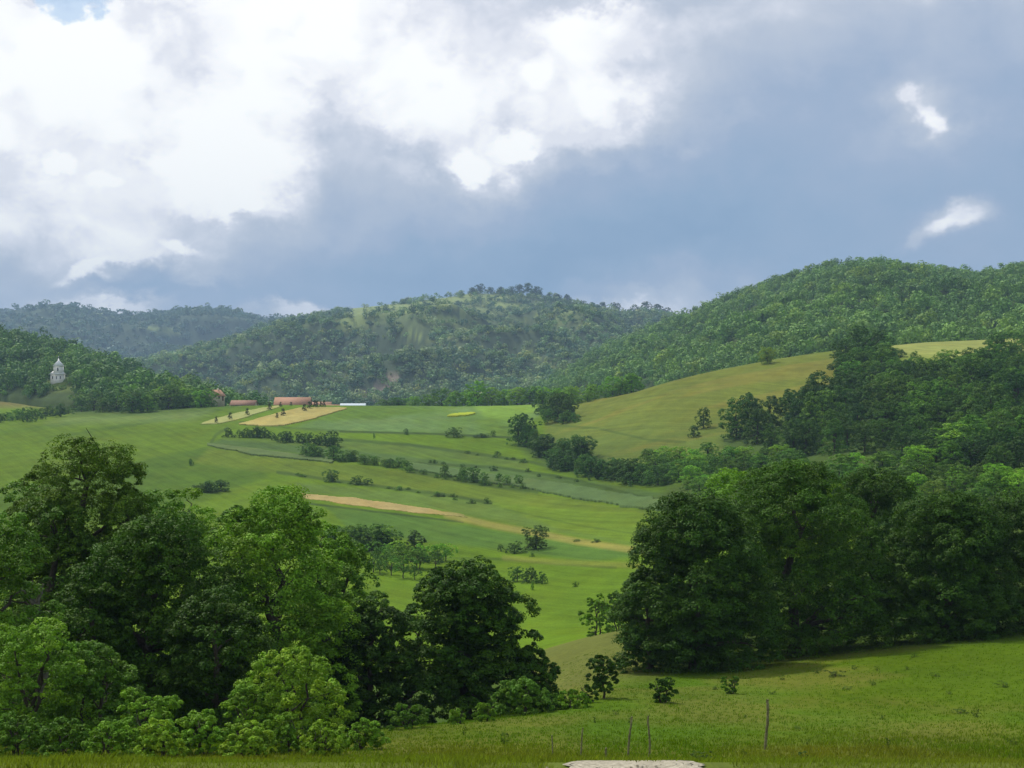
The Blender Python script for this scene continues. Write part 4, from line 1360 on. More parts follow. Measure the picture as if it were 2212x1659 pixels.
# orchard
hedge('orchard', [(797, 1238), (833, 1243), (862, 1247), (885, 1253), (903, 1254)], 5, 46, 44, C_MIDT, 'orchard tree in the front row, thin-trunked', 'fruit tree', 'front row of the orchard', 2)
hedge('orchard', [(800, 1222), (850, 1226), (900, 1232), (950, 1228)], 7, 46, 40, C_MIDT, 'orchard tree in the middle row', 'fruit tree', 'middle row of the orchard', 4)
hedge('orchard', [(830, 1208), (900, 1212), (975, 1215)], 6, 42, 32, C_BRT, 'orchard tree in the back row', 'fruit tree', 'back row of the orchard', 4)
hedge('tree', [(720, 1180), (760, 1185), (800, 1190), (850, 1186)], 8, 54, 46, C_MIDT, 'leafy tree behind the big bright green tree', 'tree', 'leafy trees left of the orchard')
hedge('tree', [(420, 1064), (450, 1064), (485, 1062)], 4, 30, 20, C_HEDGE, 'dark tree showing above the light green tree', 'tree', 'dark trees in the left meadow')


# ---- woods of single trees on the right-hand slope
def scatter_poly(kind, poly, spacing_u, W, Hh, colors, label, cat, group, nmax, seed, dmin=140, name=None, wj=.2):
    rng = np.random.default_rng(seed)
    poly = [tuple(p) for p in poly]
    xs = [p[0] for p in poly]
    ys = [p[1] for p in poly]
    pts = []
    tries = 0
    while len(pts) < nmax and tries < nmax * 60:
        tries += 1
        X = rng.uniform(min(xs), max(xs))
        Y = rng.uniform(min(ys), max(ys))
        if not in_poly(np.array(X), np.array(Y), poly):
            continue
        if any(((X - a) / spacing_u) ** 2 + ((Y - b) / (spacing_u * .5)) ** 2 < 1 for a, b in pts):
            continue
        pts.append((X, Y))
    items = []
    for X, Y in pts:
        s = float(np.clip(rng.normal(1, wj), .6, 1.5))
        c = colors[int(rng.integers(len(colors)))]
        items.append((X, Y, put(kind, X, Y, W * s, Hh * s, c, label, cat, group, name, dmin)))
    number_rows(items, *split_label(label), rows=max(1, round(len(items) / 12)))
    return len(pts)


n_ = 0
n_ += scatter_poly('tree', [(1580, 940), (1640, 925), (1760, 900), (1830, 905), (1840, 985), (1720, 992), (1600, 960)], 26, 62, 78, [C_DKT, C_HEDGE], 'dark tree in the wood front below the meadow', 'tree', 'dark front of the right-hand wood', 20, 1)
n_ += scatter_poly('tree', [(1820, 800), (1900, 785), (1930, 800), (2060, 812), (2240, 815), (2260, 1010), (2100, 1030), (1840, 990), (1780, 900), (1830, 860)], 28, 66, 66, [C_DKT, C_HEDGE, C_HEDGE, C_MIDT],
                   'tree deep in the dense right-hand wood', 'tree', 'dense wood on the right-hand slope', 110, 2)
n_ += scatter_poly('tree', [(1840, 775), (1890, 757), (1915, 770), (1925, 790), (1920, 805), (1850, 800)], 22, 52, 42, [C_MIDT, C_HEDGE], 'tree on the crest right of the meadow', 'tree', 'crest trees at the right end of the meadow', 12, 3)
n_ += scatter_poly('tree', [(1380, 1000), (1560, 985), (1720, 1000), (1700, 1060), (1500, 1075), (1450, 1050)], 24, 46, 34, [C_BRT, C_MIDT, C_MIDT], 'shrubby tree in the light scrub below the meadow', 'tree', 'scrub below the hillside meadow', 45, 4, name='scrub_tree')
n_ += scatter_poly('tree', [(1700, 1010), (1850, 1010), (2250, 1050), (2260, 1150), (1950, 1160), (1700, 1090)], 34, 74, 56, [C_BRT, C_MIDT, C_MIDT, C_HEDGE], 'tree in the lighter wood above the dark clump', 'tree', 'lighter wood above the big dark clump', 44, 5)
n_ += scatter_poly('tree', [(2135, 772), (2250, 765), (2260, 800), (2150, 800)], 24, 50, 46, [C_MIDT, C_HEDGE], 'tree right of the small sunlit clearing', 'tree', 'trees right of the small clearing', 8, 9, dmin=430)
n_ += scatter_poly('bush', [(1930, 765), (2050, 770), (2230, 765), (2230, 800), (1950, 800)], 16, 26, 15, [C_MIDT, C_HEDGE], 'shrub under the small sunlit clearing', 'shrub', 'shrubs under the small clearing', 16, 6, dmin=430)
put('tree', 2080, 985, 140, 66, C_BRT, 'broad light green dome-shaped tree inside the right-hand wood', 'tree')
put('tree', 1900, 862, 100, 60, (.018, .036, .016), 'almost black tree in the middle of the right-hand wood', 'tree')
put('tree', 1955, 868, 90, 50, (.02, .04, .018), 'very dark tree right beside the almost black one', 'tree')
# trees at the foot of the left hill
n_ += scatter_poly('tree', [(165, 893), (300, 892), (430, 878), (460, 868), (400, 862), (300, 866), (170, 880)], 16, 44, 40, [C_MIDT, C_BRT, C_HEDGE], 'tree in the wood edge above the left meadow', 'tree', 'wood edge above the left meadow', 34, 7, dmin=520, name='woodland_edge_tree')
n_ += scatter_poly('bush', [(0, 908), (60, 904), (110, 898), (150, 892), (150, 898), (60, 912), (0, 914)], 11, 30, 20, [C_MIDT, C_HEDGE], 'shrub in the hedge at the far left', 'shrub', 'hedge at the far left', 16, 8, dmin=500)

# weeds and tufts on the near right slope
WE = [(1090, 1610, 22, 30), (1003, 1590, 10, 24), (1520, 1645, 50, 24), (1500, 1632, 16, 12), (1606, 1632, 12, 16), (1735, 1640, 30, 20), (1918, 1617, 16, 26), (1745, 1610, 12, 16), (1907, 1555, 14, 12),
      (2075, 1542, 40, 12), (2110, 1550, 18, 20), (2166, 1485, 36, 14), (1885, 1482, 14, 14), (1895, 1450, 14, 12), (1845, 1447, 16, 12), (1805, 1462, 44, 16), (1975, 1420, 20, 10), (1765, 1455, 20, 12), (2020, 1462, 26, 10),
      (1690, 1470, 16, 12), (1668, 1500, 18, 10), (1545, 1490, 18, 8), (1830, 1490, 26, 8), (1960, 1448, 12, 8), (2185, 1610, 22, 18), (1362, 1562, 14, 14), (1330, 1545, 16, 12), (1284, 1562, 10, 16), (1610, 1550, 10, 8),
      (1330, 1610, 12, 14), (2050, 1500, 18, 9), (1722, 1575, 20, 8)]
weeds = []
for i, (X, Y, w, h) in enumerate(WE):
    x, d, z = ground_hit(X, Y, 12)
    s = w / K * d / .8
    side = 'small weedy tuft on the near grassy slope'
    labs = {0: 'taller lone weed at the edge of the dry grass, left of the thin posts', 1: 'thin weed left of the taller lone weed', 2: 'dark spreading weed beside the gravel', 6: 'upright dark weed in the dry grass on the right',
            11: 'flat dark weed near the right edge of the slope', 10: 'upright weed on the right part of the slope', 15: 'brownish weed patch under the dark trees', 12: 'small round weed in the middle of the right slope', 24: 'bushy weed in the lower right corner'}
    wo = place('weed', x, d, z - .03, s, (.035, .062, .015), labs.get(i, ''), 'weed', None if i in labs else 'weedy tufts on the near slope', sz=(h / K * d / .7) / s)
    if i not in labs:
        weeds.append((X, Y, wo))


number_rows(weeds, 'small weedy tuft', 'on the near grassy slope', 3)

# ------------------------------------------------------------------ woods on the hills (too many to count)
def wood(name, hill, n, rng, W, H, faces, leaf, colors, label, keepfn, cull=None, lobes=6):
    x, d, z = hill.scatter(n, rng)
    X, Y = project(x, d, z)
    keep = keepfn(X, Y, x, d, z, rng)
    x, d, z = x[keep], d[keep], z[keep]
    n = len(x)
    s = np.clip(np.exp(rng.normal(-.05, .33, n)), .4, 1.8)
    ci = np.array(colors)[rng.integers(len(colors), size=n)]
    patch = fbm(x / 90, d / 90, 61)
    ci = ci * (0.75 + 0.5 * patch[:, None]) * np.clip(rng.normal(1, .09, (n, 1)), .6, 1.5)
    # lobes per tree
    lo = unit(rng.normal(size=(n, lobes, 3)) + np.array([0, 0, .25])) * (0.22 + 0.14 * rng.random((n, lobes, 1)))
    lo[:, :, 2] = lo[:, :, 2] * 0.9 + 0.50
    per = faces // lobes
    e = unit(rng.normal(size=(n, lobes, per, 3)) + np.array([0, 0, .3]))
    p = lo[:, :, None, :] + e * 0.22
    nn = unit(e + 0.4 * (lo[:, :, None, :] - np.array([0, 0, .5])) * 2 + rng.normal(0, .18, e.shape))
    Wn = (W * s)[:, None, None, None]
    Hn = (H * s * np.clip(rng.normal(1, .12, n), .7, 1.4))[:, None, None]
    q = p * Wn
    q[..., 2] = p[..., 2] * Hn
    q = q + np.stack([x, d, z - 0.6], -1)[:, None, None, :]
    m = lobes * per
    q = q.reshape(-1, 3)
    nn = nn.reshape(-1, 3)
    size = np.repeat(leaf * s, m)
    V, F = quads_at(q, nn, size, rng, 0.8)
    cf = np.repeat(ci, m * 4, axis=0)
    me = mesh_np(name, V, F, MSTUFF, {'col': np.clip(cf, .004, .5)}, fattrs={'tint': rng.random(n * m) * .4 + .3, 'hue': np.repeat(rng.random(n) ** 2 * .8, m)})
    o = obj(name, me)
    tag(o, label, 'woodland', kind='stuff')
    return n


r1 = np.random.default_rng(71)
CH = (115, 126)


def keep_right(X, Y, x, d, z, rng):
    return X < 2700


def keep_mid(X, Y, x, d, z, rng):
    dens = np.clip((fbm(x / 110, d / 110, 33) - 0.22) * 4.5, 0.25, 1)
    open_top = np.clip((725 - Y) / 60, 0, 1) * ((X > 640) & (X < 1260))
    dens = dens * (1 - 0.6 * open_top)
    dens = dens * (1 - 0.88 * clearing(X, Y, 0.85))
    return rng.random(len(X)) < dens


def keep_far(X, Y, x, d, z, rng):
    dens = np.clip((fbm(x / 200, d / 200, 37) - 0.28) * 5, 0.1, 1)
    return (rng.random(len(X)) < dens * (1 - .9 * clearing(X, Y, 1.0))) & (X < 1000) & (X > -250)


_cX, _cY = project(left_hill.xi, left_hill.di, left_hill.zi)
_ci = int(np.argmin(np.abs(_cX[:, 0] - 125)))
_cj = int(np.argmin(np.abs(_cY[_ci] - 822)))
CH_D, CH_Z = float(left_hill.di[_ci, _cj]), float(left_hill.zi[_ci, _cj])


def keep_left(X, Y, x, d, z, rng):
    top = Y - 9 * K / d
    top = Y - 10.5 * K / d
    hide = (np.abs(X - 126) < 36) & (top < 824) & (d < CH_D + 9)
    hide |= (X > 440) & (X < 500) & (top < 862) & (d < 700)
    return ~hide & (X > -260)


wood('hill_wood', right_hill, 10500, r1, 8.2, 7.6, 207, .88, [(.076, .134, .040), (.088, .150, .040), (.064, .116, .040), (.100, .160, .044)], 'unbroken broadleaf wood covering the steep hill on the right', keep_right, lobes=9)
wood('mountain_wood', mid_hill, 28000, r1, 10.0, 8.0, 72, 1.5, [(.078, .126, .096), (.115, .168, .104), (.050, .088, .082), (.150, .180, .125)], 'bushy woods and scrub covering the middle mountain', keep_mid)  # bluish leaf colours carry part of the distance haze
wood('ridge_wood', far_hill, 16000, r1, 19, 13, 35, 4.4, [(.060, .098, .105), (.075, .112, .112)], 'distant bluish wood on the farthest ridge', keep_far, lobes=5)  # blue of the distance is mixed into the leaf colours here too
wood('hillside_wood', left_hill, 5200, r1, 8.2, 8.0, 192, .92, [(.040, .086, .024), (.058, .115, .026), (.078, .140, .030)], 'wood covering the hillside around the church', keep_left, lobes=8)
sky_row = []
# treetops standing on the mountain's skyline, each a tree of its own
for X, Y, W in [(1020, 622, 20), (1037, 618, 26), (1060, 621, 20), (1082, 621, 20), (1105, 619, 18), (1122, 620, 26), (1140, 618, 28), (1160, 624, 26), (1186, 632, 16), (1205, 638, 22), (1225, 640, 24),
                (1260, 652, 20), (1302, 658, 26), (1330, 664, 34), (1372, 668, 30), (1395, 664, 36), (1420, 668, 34), (1440, 672, 30), (868, 646, 18), (930, 640, 14), (895, 644, 12), (880, 645, 20), (1000, 627, 10), (812, 656, 9)]:
    d = 2440.0
    x = (X - CX) / K * d
    w = W * .8 / K * d
    z = (CY - (Y + 9)) / K * d - 3
    sky_row.append((X, Y, place('tree', x, d, z, w / 7.2, (.024, .045, .028), '', 'tree', 'skyline trees on the middle mountain', sz=0.8, name='mountain_tree')))


number_rows(sky_row, 'dark tree', 'on the skyline of the middle mountain')

# ------------------------------------------------------------------ buildings
def simple_mat(name, c, rough=0.8, scale=3.0, var=0.15, wave=None):
    m, t = new_mat(name)
    g_ = t.new('ShaderNodeTexCoord')
    n_1 = t.noise(g_.outputs['Object'], scale, 5, 0.6)
    v = t.rng(n_1.outputs[0], 0.3, 0.7, 1 - var, 1 + var)
    if wave:
        w_ = t.new('ShaderNodeTexWave')
        w_.inputs['Scale'].default_value = wave
        w_.bands_direction = 'X'
        t.l.new(g_.outputs['Object'], w_.inputs[0])
        v = t.math('MULTIPLY', v, t.rng(w_.outputs['Fac'], 0, 1, .88, 1.06))
    principled(t, t.mixc(1.0, (*c, 1), t_gray(t, v), 'MULTIPLY'), rough, n_1.outputs[0], .2, .03)
    return m


M_TILE = simple_mat('roof_tiles', (.40, .22, .13), .85, 1.2, .14, 2.5)
M_TILE2 = simple_mat('old_roof_tiles', (.30, .17, .11), .85, 1.2, .18, 2.5)
M_WALLP = simple_mat('plaster', (.62, .52, .42), .9, .8, .1)
M_WHITE = simple_mat('white_sheet', (.62, .70, .74), .5, .8, .05)
M_CHURCH = simple_mat('church_plaster', (.84, .82, .76), .9, .4, .08)
M_TIN = simple_mat('pale_tin_roof', (.84, .84, .82), .55, .5, .08)
M_GLASS = simple_mat('window_dark', (.05, .055, .06), .2, 2, .2)
M_DOOR = simple_mat('brown_door', (.10, .06, .035), .7, 4, .2)


def box(x0, x1, y0, y1, z0, z1):
    V = np.array([[x, y, z] for z in (z0, z1) for x, y in ((x0, y0), (x1, y0), (x1, y1), (x0, y1))], float)
    F = np.array([[3, 2, 1, 0], [4, 5, 6, 7], [0, 1, 5, 4], [1, 2, 6, 5], [2, 3, 7, 6], [3, 0, 4, 7]])
    return V, F


def boxes(name, lst, mat, parent=None, label=None):
    Vs, Fs, b = [], [], 0
    for a in lst:
        V, F = box(*a)
        Vs.append(V)
        Fs.append(F + b)
        b += 8
    o = obj(name, mesh_np(name, np.concatenate(Vs), np.concatenate(Fs), mat), parent)
    return o


def gable_roof(name, L_, W_, z, h, over, mat, parent, thick=.14):
    """ridge along x; eaves overhang"""
    l, w = L_ / 2 + over, W_ / 2 + over
    V = []
    for dzz in (0, -thick):
        V += [[-l, -w, z + dzz - over * .4], [l, -w, z + dzz - over * .4], [l, 0, z + h + dzz], [-l, 0, z + h + dzz], [-l, w, z + dzz - over * .4], [l, w, z + dzz - over * .4]]
    F = [[0, 1, 2, 3], [3, 2, 5, 4], [9, 8, 7, 6], [10, 11, 8, 9], [0, 6, 7, 1], [4, 5, 11, 10], [0, 3, 9, 6], [3, 4, 10, 9], [1, 7, 8, 2], [2, 8, 11, 5]]
    return obj(name, mesh_np(name, np.array(V), np.array(F), mat), parent)


def house(name, X, d, Yridge, L_, W_, hr, hw, rot, label, roofm=M_TILE, wallm=M_WALLP, chimney=True):
    x = (X - CX) / K * d
    zr = (CY - Yridge) / K * d
    root = bpy.data.objects.new(name, None)
    z0 = zr - hr - hw
    root.location = (x, d, z0)
    root.rotation_euler = (0, 0, rot)
    link(root)
    # wall with gable ends
    l, w = L_ / 2, W_ / 2
    V = [[-l, -w, -3], [l, -w, -3], [l, w, -3], [-l, w, -3], [-l, -w, hw], [l, -w, hw], [l, w, hw], [-l, w, hw], [-l, 0, hw + hr - .16], [l, 0, hw + hr - .16]]
    me = mesh_np('wall', np.array(V, float), [np.array([[0, 1, 5, 4], [2, 3, 7, 6], [0, 3, 2, 1]]), np.array([[1, 2, 6], [1, 6, 9], [1, 9, 5], [3, 0, 4], [3, 4, 8], [3, 8, 7]])], wallm)
    obj('wall', me, root)
    rf = gable_roof('roof', L_, W_, hw, hr, .45, roofm, root)
    if chimney:
        boxes('chimney', [(l * .4, l * .4 + .6, -.3, .3, hw + hr * .5, hw + hr + .7)], wallm, rf)
    nwin = max(2, int(L_ // 4))
    for k in range(nwin):
        cx = -l + (k + .5) * L_ / nwin
        if k == nwin // 2:
            boxes('door', [(cx - .5, cx + .5, -w - .04, -w + .02, 0, 2.0)], M_DOOR, root)
        else:
            boxes('window', [(cx - .5, cx + .5, -w - .04, -w + .02, .9, 2.0)], M_GLASS, root)
    tag(root, label, 'house')
    return root


house('farmhouse', 633, 640, 858, 15.6, 9.5, 3.2, 2.6, math.radians(2), 'long building with a pinkish red tiled roof behind the cone-shaped shrubs', chimney=False)
house('farmhouse', 692, 648, 868, 9.5, 7, 2.0, 2.5, math.radians(4), 'low red-roofed house just right of the long red roof', chimney=False)
house('farmhouse', 718, 640, 874, 9.0, 7, 1.7, 2.4, math.radians(-3), 'low orange-red house next to the white shed', chimney=False)
house('cottage', 467, 646, 842, 5.2, 5.6, 2.6, 2.4, math.radians(62), 'small red-roofed cottage at the edge of the left wood')
house('barn', 527, 652, 864.5, 11, 7, 2.0, 2.4, math.radians(-2), 'old brown roof peeping over the crest between the cottage and the long roof', M_TILE2, M_WALLP, False)
# white low shed / polytunnel right of the houses
root = bpy.data.objects.new('polytunnel', None)
d = 640.0
root.location = ((763 - CX) / K * d, d, (CY - 871.5) / K * d - 1.9)
link(root)
ang = np.linspace(0, math.pi, 13)
prof = np.stack([np.cos(ang) * 2.6, np.sin(ang) * 1.9], -1)
Vt = np.array([[sx * 5.8, p[0], p[1]] for sx in (-1, 1) for p in prof])
Vt = np.concatenate([Vt, Vt * np.array([1, 1, 0]) + np.array([0, 0, -2.5])])
Ft = np.array([[k, k + 1, k + 14, k + 13] for k in range(12)])
obj('cover', mesh_np('cover', Vt, [Ft, np.array([[0, 13, 39, 26], [12, 38, 51, 25]])], M_WHITE, smooth=False), root)
endF = [np.array([[k + 1, k, 26 + 0] for k in range(12)]), ]
for sx, nm in ((-1, 'end_panel'), (1, 'end_panel')):
    pts = np.concatenate([[[sx * 5.79, 0, -1.0]], [[sx * 5.79, p[0], p[1]] for p in prof], [[sx * 5.79, -2.6, -2.5]], [[sx * 5.79, 2.6, -2.5]]])
    n = len(pts) - 1
    obj(nm, mesh_np(nm, pts, np.array([[0, k + 1, (k + 1) % n + 1] for k in range(n)]), M_WHITE), root)
tag(root, 'long low white polytunnel right of the red roofs', 'polytunnel')

# church on the left hill: nave with hipped tin roof and a square belfry tower
d = CH_D
Xc = 125.0
base_z = CH_Z
root = bpy.data.objects.new('church', None)
root.location = ((Xc - CX) / K * d, d, base_z)
root.rotation_euler = (0, 0, math.radians(7))
link(root)
u_ = .9 * d / K                                     # metres per picture unit there


def ub(*a):
    return tuple(v * u_ for v in a)


boxes('wall', [ub(-15, 14.5, -12, 12, -14, 16)], M_CHURCH, root)
for k in (-10, -1, 8):
    boxes('window', [ub(k - 1.1, k + 1.1, -12.3, -11.8, 5, 11.5)], M_GLASS, root)
V = np.array([[-19, -15, 16], [17, -15, 16], [17, 15, 16], [-19, 15, 16], [-9, 0, 25.5], [9, 0, 25.5]]) * u_
obj('roof', mesh_np('roof', V, [np.array([[0, 1, 5, 4], [2, 3, 4, 5], [0, 3, 2, 1]]), np.array([[1, 2, 5], [3, 0, 4]])], M_TIN), root)
boxes('tower', [ub(-8.5, 12, -10, 9, 17, 35)], M_CHURCH, root)
boxes('belfry_opening', [ub(.3, 3.2, -10.4, -9.8, 24, 32)], M_GLASS, root)
boxes('belfry_opening', [ub(-8.9, -8.3, -2, 1.2, 24, 32)], M_GLASS, root)
boxes('cornice', [ub(-9.3, 12.8, -10.8, 9.8, 35, 36)], M_TIN, root)
V = np.array([[-10.5, -12, 36], [14, -12, 36], [14, 11, 36], [-10.5, 11, 36]] + [[1.75 + a * 1.9, -.5 + b * 1.9, 49] for a, b in ((-1, -1), (1, -1), (1, 1), (-1, 1))] + [[1.75, -.5, 56]]) * u_
F4 = np.array([[0, 1, 5, 4], [1, 2, 6, 5], [2, 3, 7, 6], [3, 0, 4, 7], [3, 2, 1, 0]])
sp = obj('spire', mesh_np('spire', V, [F4, np.array([[4, 5, 8], [5, 6, 8], [6, 7, 8], [7, 4, 8]])], M_TIN), root)
boxes('cross', [ub(1.5, 2.0, -.75, -.25, 55, 61), ub(.2, 3.3, -.73, -.27, 58, 58.7)], M_TIN, sp)
tag(root, 'pale church with a square belfry, pointed tin roof and cross on the left hillside', 'church')


ch_sh = []
for X, dd_, w, h in [(100, -14, 22, 16), (116, -17, 20, 11), (134, -18, 22, 9), (150, -10, 24, 17), (92, -4, 22, 20), (160, -2, 24, 22)]:
    dd = CH_D + dd_
    fu = (X - left_hill_x0) / (left_hill_x1 - left_hill_x0)
    col_i = int(np.clip(round(fu * (left_hill.nu - 1)), 0, left_hill.nu - 1))
    zz = float(np.interp(dd, left_hill.di[col_i], left_hill.zi[col_i]))
    sc_ = w / K * dd / 4.4
    ch_sh.append((X, 0, place('bush', (X - CX) / K * dd, dd, zz - .2, sc_, C_MIDT, '', 'shrub', 'shrubs round the church', sz=(h / K * dd / 3.2) / sc_)))
number_rows(ch_sh, 'leafy shrub', 'round the foot of the church')


# ------------------------------------------------------------------ field strips laid over the ground
def drape(name, upper, lower, nu, nv, off, c, mat, label, dmin=140, lift_edges=True, cfn=None):
    up_, lo_ = np.array(upper, float), np.array(lower, float)
    ts = np.linspace(0, 1, nu)

    def along(p):
        s_ = np.concatenate([[0], np.cumsum(np.hypot(*np.diff(p, axis=0).T))])
        s_ /= s_[-1]
        return np.interp(ts, s_, p[:, 0]), np.interp(ts, s_, p[:, 1])
    ux, uy = along(up_)
    lx, ly = along(lo_)
    A_ = np.array([ground_hit(a, b, dmin)[:2] for a, b in zip(ux, uy)])
    B_ = np.array([ground_hit(a, b, dmin)[:2] for a, b in zip(lx, ly)])
    w = np.linspace(0, 1, nv)[:, None, None]
    G = A_[None] * (1 - w) + B_[None] * w
    G = G + (fbm(G[..., 0] / 5, G[..., 1] / 5, 91)[..., None] - .5) * 2.2 * np.clip(np.abs(w - .5) * 4 - 1, 0, 1)
    z = height(G[..., 0], G[..., 1]) + off
    n = nv * nu
    top = np.concatenate([G, z[..., None]], -1)
    V = top.reshape(-1, 3)
    idx = np.arange(n).reshape(nv, nu)
    F = np.stack([idx[:-1, :-1], idx[1:, :-1], idx[1:, 1:], idx[:-1, 1:]], -1).reshape(-1, 4)
    # side skirt down into the soil so that the crop has a real edge
    loop = np.concatenate([idx[0, :], idx[1:, -1], idx[-1, -2::-1], idx[-2:0:-1, 0]])
    SV = V[loop].copy()
    SV[:, 2] -= off + 0.25
    k = len(loop)
    si = n + np.arange(k)
    SF = np.stack([loop, np.roll(loop, -1), np.roll(si, -1), si], -1)
    V = np.concatenate([V, SV])
    cc = np.zeros((len(V), 3)) + np.array(c)
    if cfn is not None:
        cc[:n] = cfn(np.repeat(ts[None], nv, 0).ravel(), np.array(c))
        cc[n:] = cc[loop]
    o = obj(name, mesh_np(name, V, [F, SF], mat, {'col': cc}, smooth=True))
    return tag(o, label, 'field', kind='structure')


drape('wheat_field', [(516, 917), (544, 909.5), (591, 896), (622, 888), (646, 882.5), (690, 881), (749, 882.5)], [(517, 918.5), (560, 921), (610, 921), (632, 916.5), (671, 907.7), (720, 892), (749, 884)],
      160, 26, .35, (.36, .31, .10), MFIELD, 'golden field of ripe crop below the red roofs', 300)
drape('pale_strip', [(436, 914), (470, 904), (510, 893), (560, 883), (602, 876.5)], [(436, 917), (475, 916), (512, 908), (560, 893), (604, 880)], 120, 12, .2, (.28, .30, .10), MCROP, 'narrow pale green-gold strip running up to the houses', 300)
drape('stubble_strip', [(655, 1066), (760, 1076), (860, 1090), (965, 1106), (1000, 1113)], [(655, 1077), (700, 1083), (800, 1097), (900, 1109), (1010, 1119)], 200, 12, .05, (.38, .30, .115), MFIELD, 'sandy tan stubble strip across the green fields', 150,
      cfn=lambda ts, c: c * (1 - np.clip((ts - .72) / .28, 0, 1)[:, None]) + np.array([.20, .19, .05]) * np.clip((ts - .72) / .28, 0, 1)[:, None])
drape('crop_strip', [(880, 1000), (1000, 1018), (1068, 1027), (1160, 1038), (1288, 1060), (1445, 1085)], [(880, 1014), (1031, 1041), (1141, 1056), (1251, 1080), (1380, 1100), (1445, 1104)], 220, 14, .45, (.092, .150, .045), MCROP, 'blue-green young crop strip running to the right', 150)
drape('crop_strip', [(448, 960), (547, 971), (650, 985), (720, 992)], [(448, 963), (547, 984), (645, 994), (720, 1001)], 120, 8, .4, (.105, .155, .048), MCROP, 'pale grey-green crop strip at the left end of the terraces', 150)
drape('flower_patch', [(966, 899), (985, 895), (1010, 893.5), (1026, 893.5)], [(966, 901), (985, 901), (1010, 899), (1026, 895)], 40, 6, .5, (.30, .36, .03), MCROP, 'small bright yellow patch of flowers in the upper field', 300)

# ------------------------------------------------------------------ gravel beside the road, with loose stones
MGRAV, t = new_mat('gravel')
tcg = t.new('ShaderNodeNewGeometry')
na = t.noise(tcg.outputs['Position'], 30, 6, .7)
nb = t.noise(tcg.outputs['Position'], 4, 4, .6)
vo = t.new('ShaderNodeTexVoronoi')
vo.inputs['Scale'].default_value = 45
t.l.new(tcg.outputs['Position'], vo.inputs['Vector'])
cg = t.ramp(na.outputs[0], [(.3, (.20, .18, .125)), (.5, (.37, .335, .245)), (.75, (.55, .50, .39))])
cg = t.mixc(1.0, cg, t_gray(t, t.rng(nb.outputs[0], .3, .7, .8, 1.15)), 'MULTIPLY')
principled(t, cg, .95, t.math('ADD', na.outputs[0], t.math('MULTIPLY', vo.outputs['Distance'], .8)), .35, .01)
gx0, gx1 = (1165 - CX) / K * 10, (1570 - CX) / K * 10
nu, nv = 120, 60
uu, vv = np.meshgrid(np.linspace(gx0, gx1, nu), np.linspace(6.6, 10.1, nv))
vv = vv + ((fbm(uu * 3, vv * 0 + 3, 7) - .5) * .5 + (fbm(uu * 16, vv * 0 + 5, 9) - .5) * .22) * np.clip((vv - 9) / 1.3, 0, 1)
uu = uu + (fbm(uu * 0 + 2.5, vv * 5, 17) - .5) * .5 * (2 * (uu - gx0) / (gx1 - gx0) - 1) * np.clip((vv - 8.8) / .6, 0, 1) - .30 * np.clip((vv - 9.2) / .7, 0, 1) ** 2 * (2 * (uu - gx0) / (gx1 - gx0) - 1)
edge = np.minimum(1, np.minimum(uu - gx0, gx1 - uu) / .25)
zz_ = height(uu, vv) + .004 + .010 * np.clip(edge, 0, 1) * (0.6 + .8 * fbm(uu * 6, vv * 6, 12)) - .03 * (1 - np.clip(edge * 3, 0, 1))
idx = np.arange(nu * nv).reshape(nv, nu)
F = np.stack([idx[:-1, :-1], idx[:-1, 1:], idx[1:, 1:], idx[1:, :-1]], -1).reshape(-1, 4)
go = obj('gravel', mesh_np('gravel', np.stack([uu, vv, zz_], -1).reshape(-1, 3), F, MGRAV, smooth=True))
tag(go, 'pale gravel verge at the bottom of the view', 'gravel', kind='structure')
# loose stones
rs = np.random.default_rng(3)
ico_v = unit(rs.normal(size=(1, 3)))
phi = (1 + 5 ** .5) / 2
iv = unit(np.array([[-1, phi, 0], [1, phi, 0], [-1, -phi, 0], [1, -phi, 0], [0, -1, phi], [0, 1, phi], [0, -1, -phi], [0, 1, -phi], [phi, 0, -1], [phi, 0, 1], [-phi, 0, -1], [-phi, 0, 1]]))
if_ = np.array([[0, 11, 5], [0, 5, 1], [0, 1, 7], [0, 7, 10], [0, 10, 11], [1, 5, 9], [5, 11, 4], [11, 10, 2], [10, 7, 6], [7, 1, 8], [3, 9, 4], [3, 4, 2], [3, 2, 6], [3, 6, 8], [3, 8, 9], [4, 9, 5], [2, 4, 11], [6, 2, 10], [8, 6, 7], [9, 8, 1]])
ns = 260
sx_ = rs.uniform(gx0 + .05, gx1 - .05, ns)
sy_ = rs.uniform(8.3, 9.85, ns)
sr = rs.uniform(.004, .013, ns)
Vv = iv[None] * (1 + rs.normal(0, .18, (ns, 12, 1))) * sr[:, None, None] * np.array([1.2, 1, .7]) + np.stack([sx_, sy_, height(sx_, sy_) + .02 + sr * .2], -1)[:, None, :]
Fv = if_[None] + (np.arange(ns) * 12)[:, None, None]
so = obj('loose_stones', mesh_np('loose_stones', Vv.reshape(-1, 3), Fv.reshape(-1, 3), MGRAV))
tag(so, 'loose pebbles scattered on the gravel verge', 'pebbles', kind='stuff')


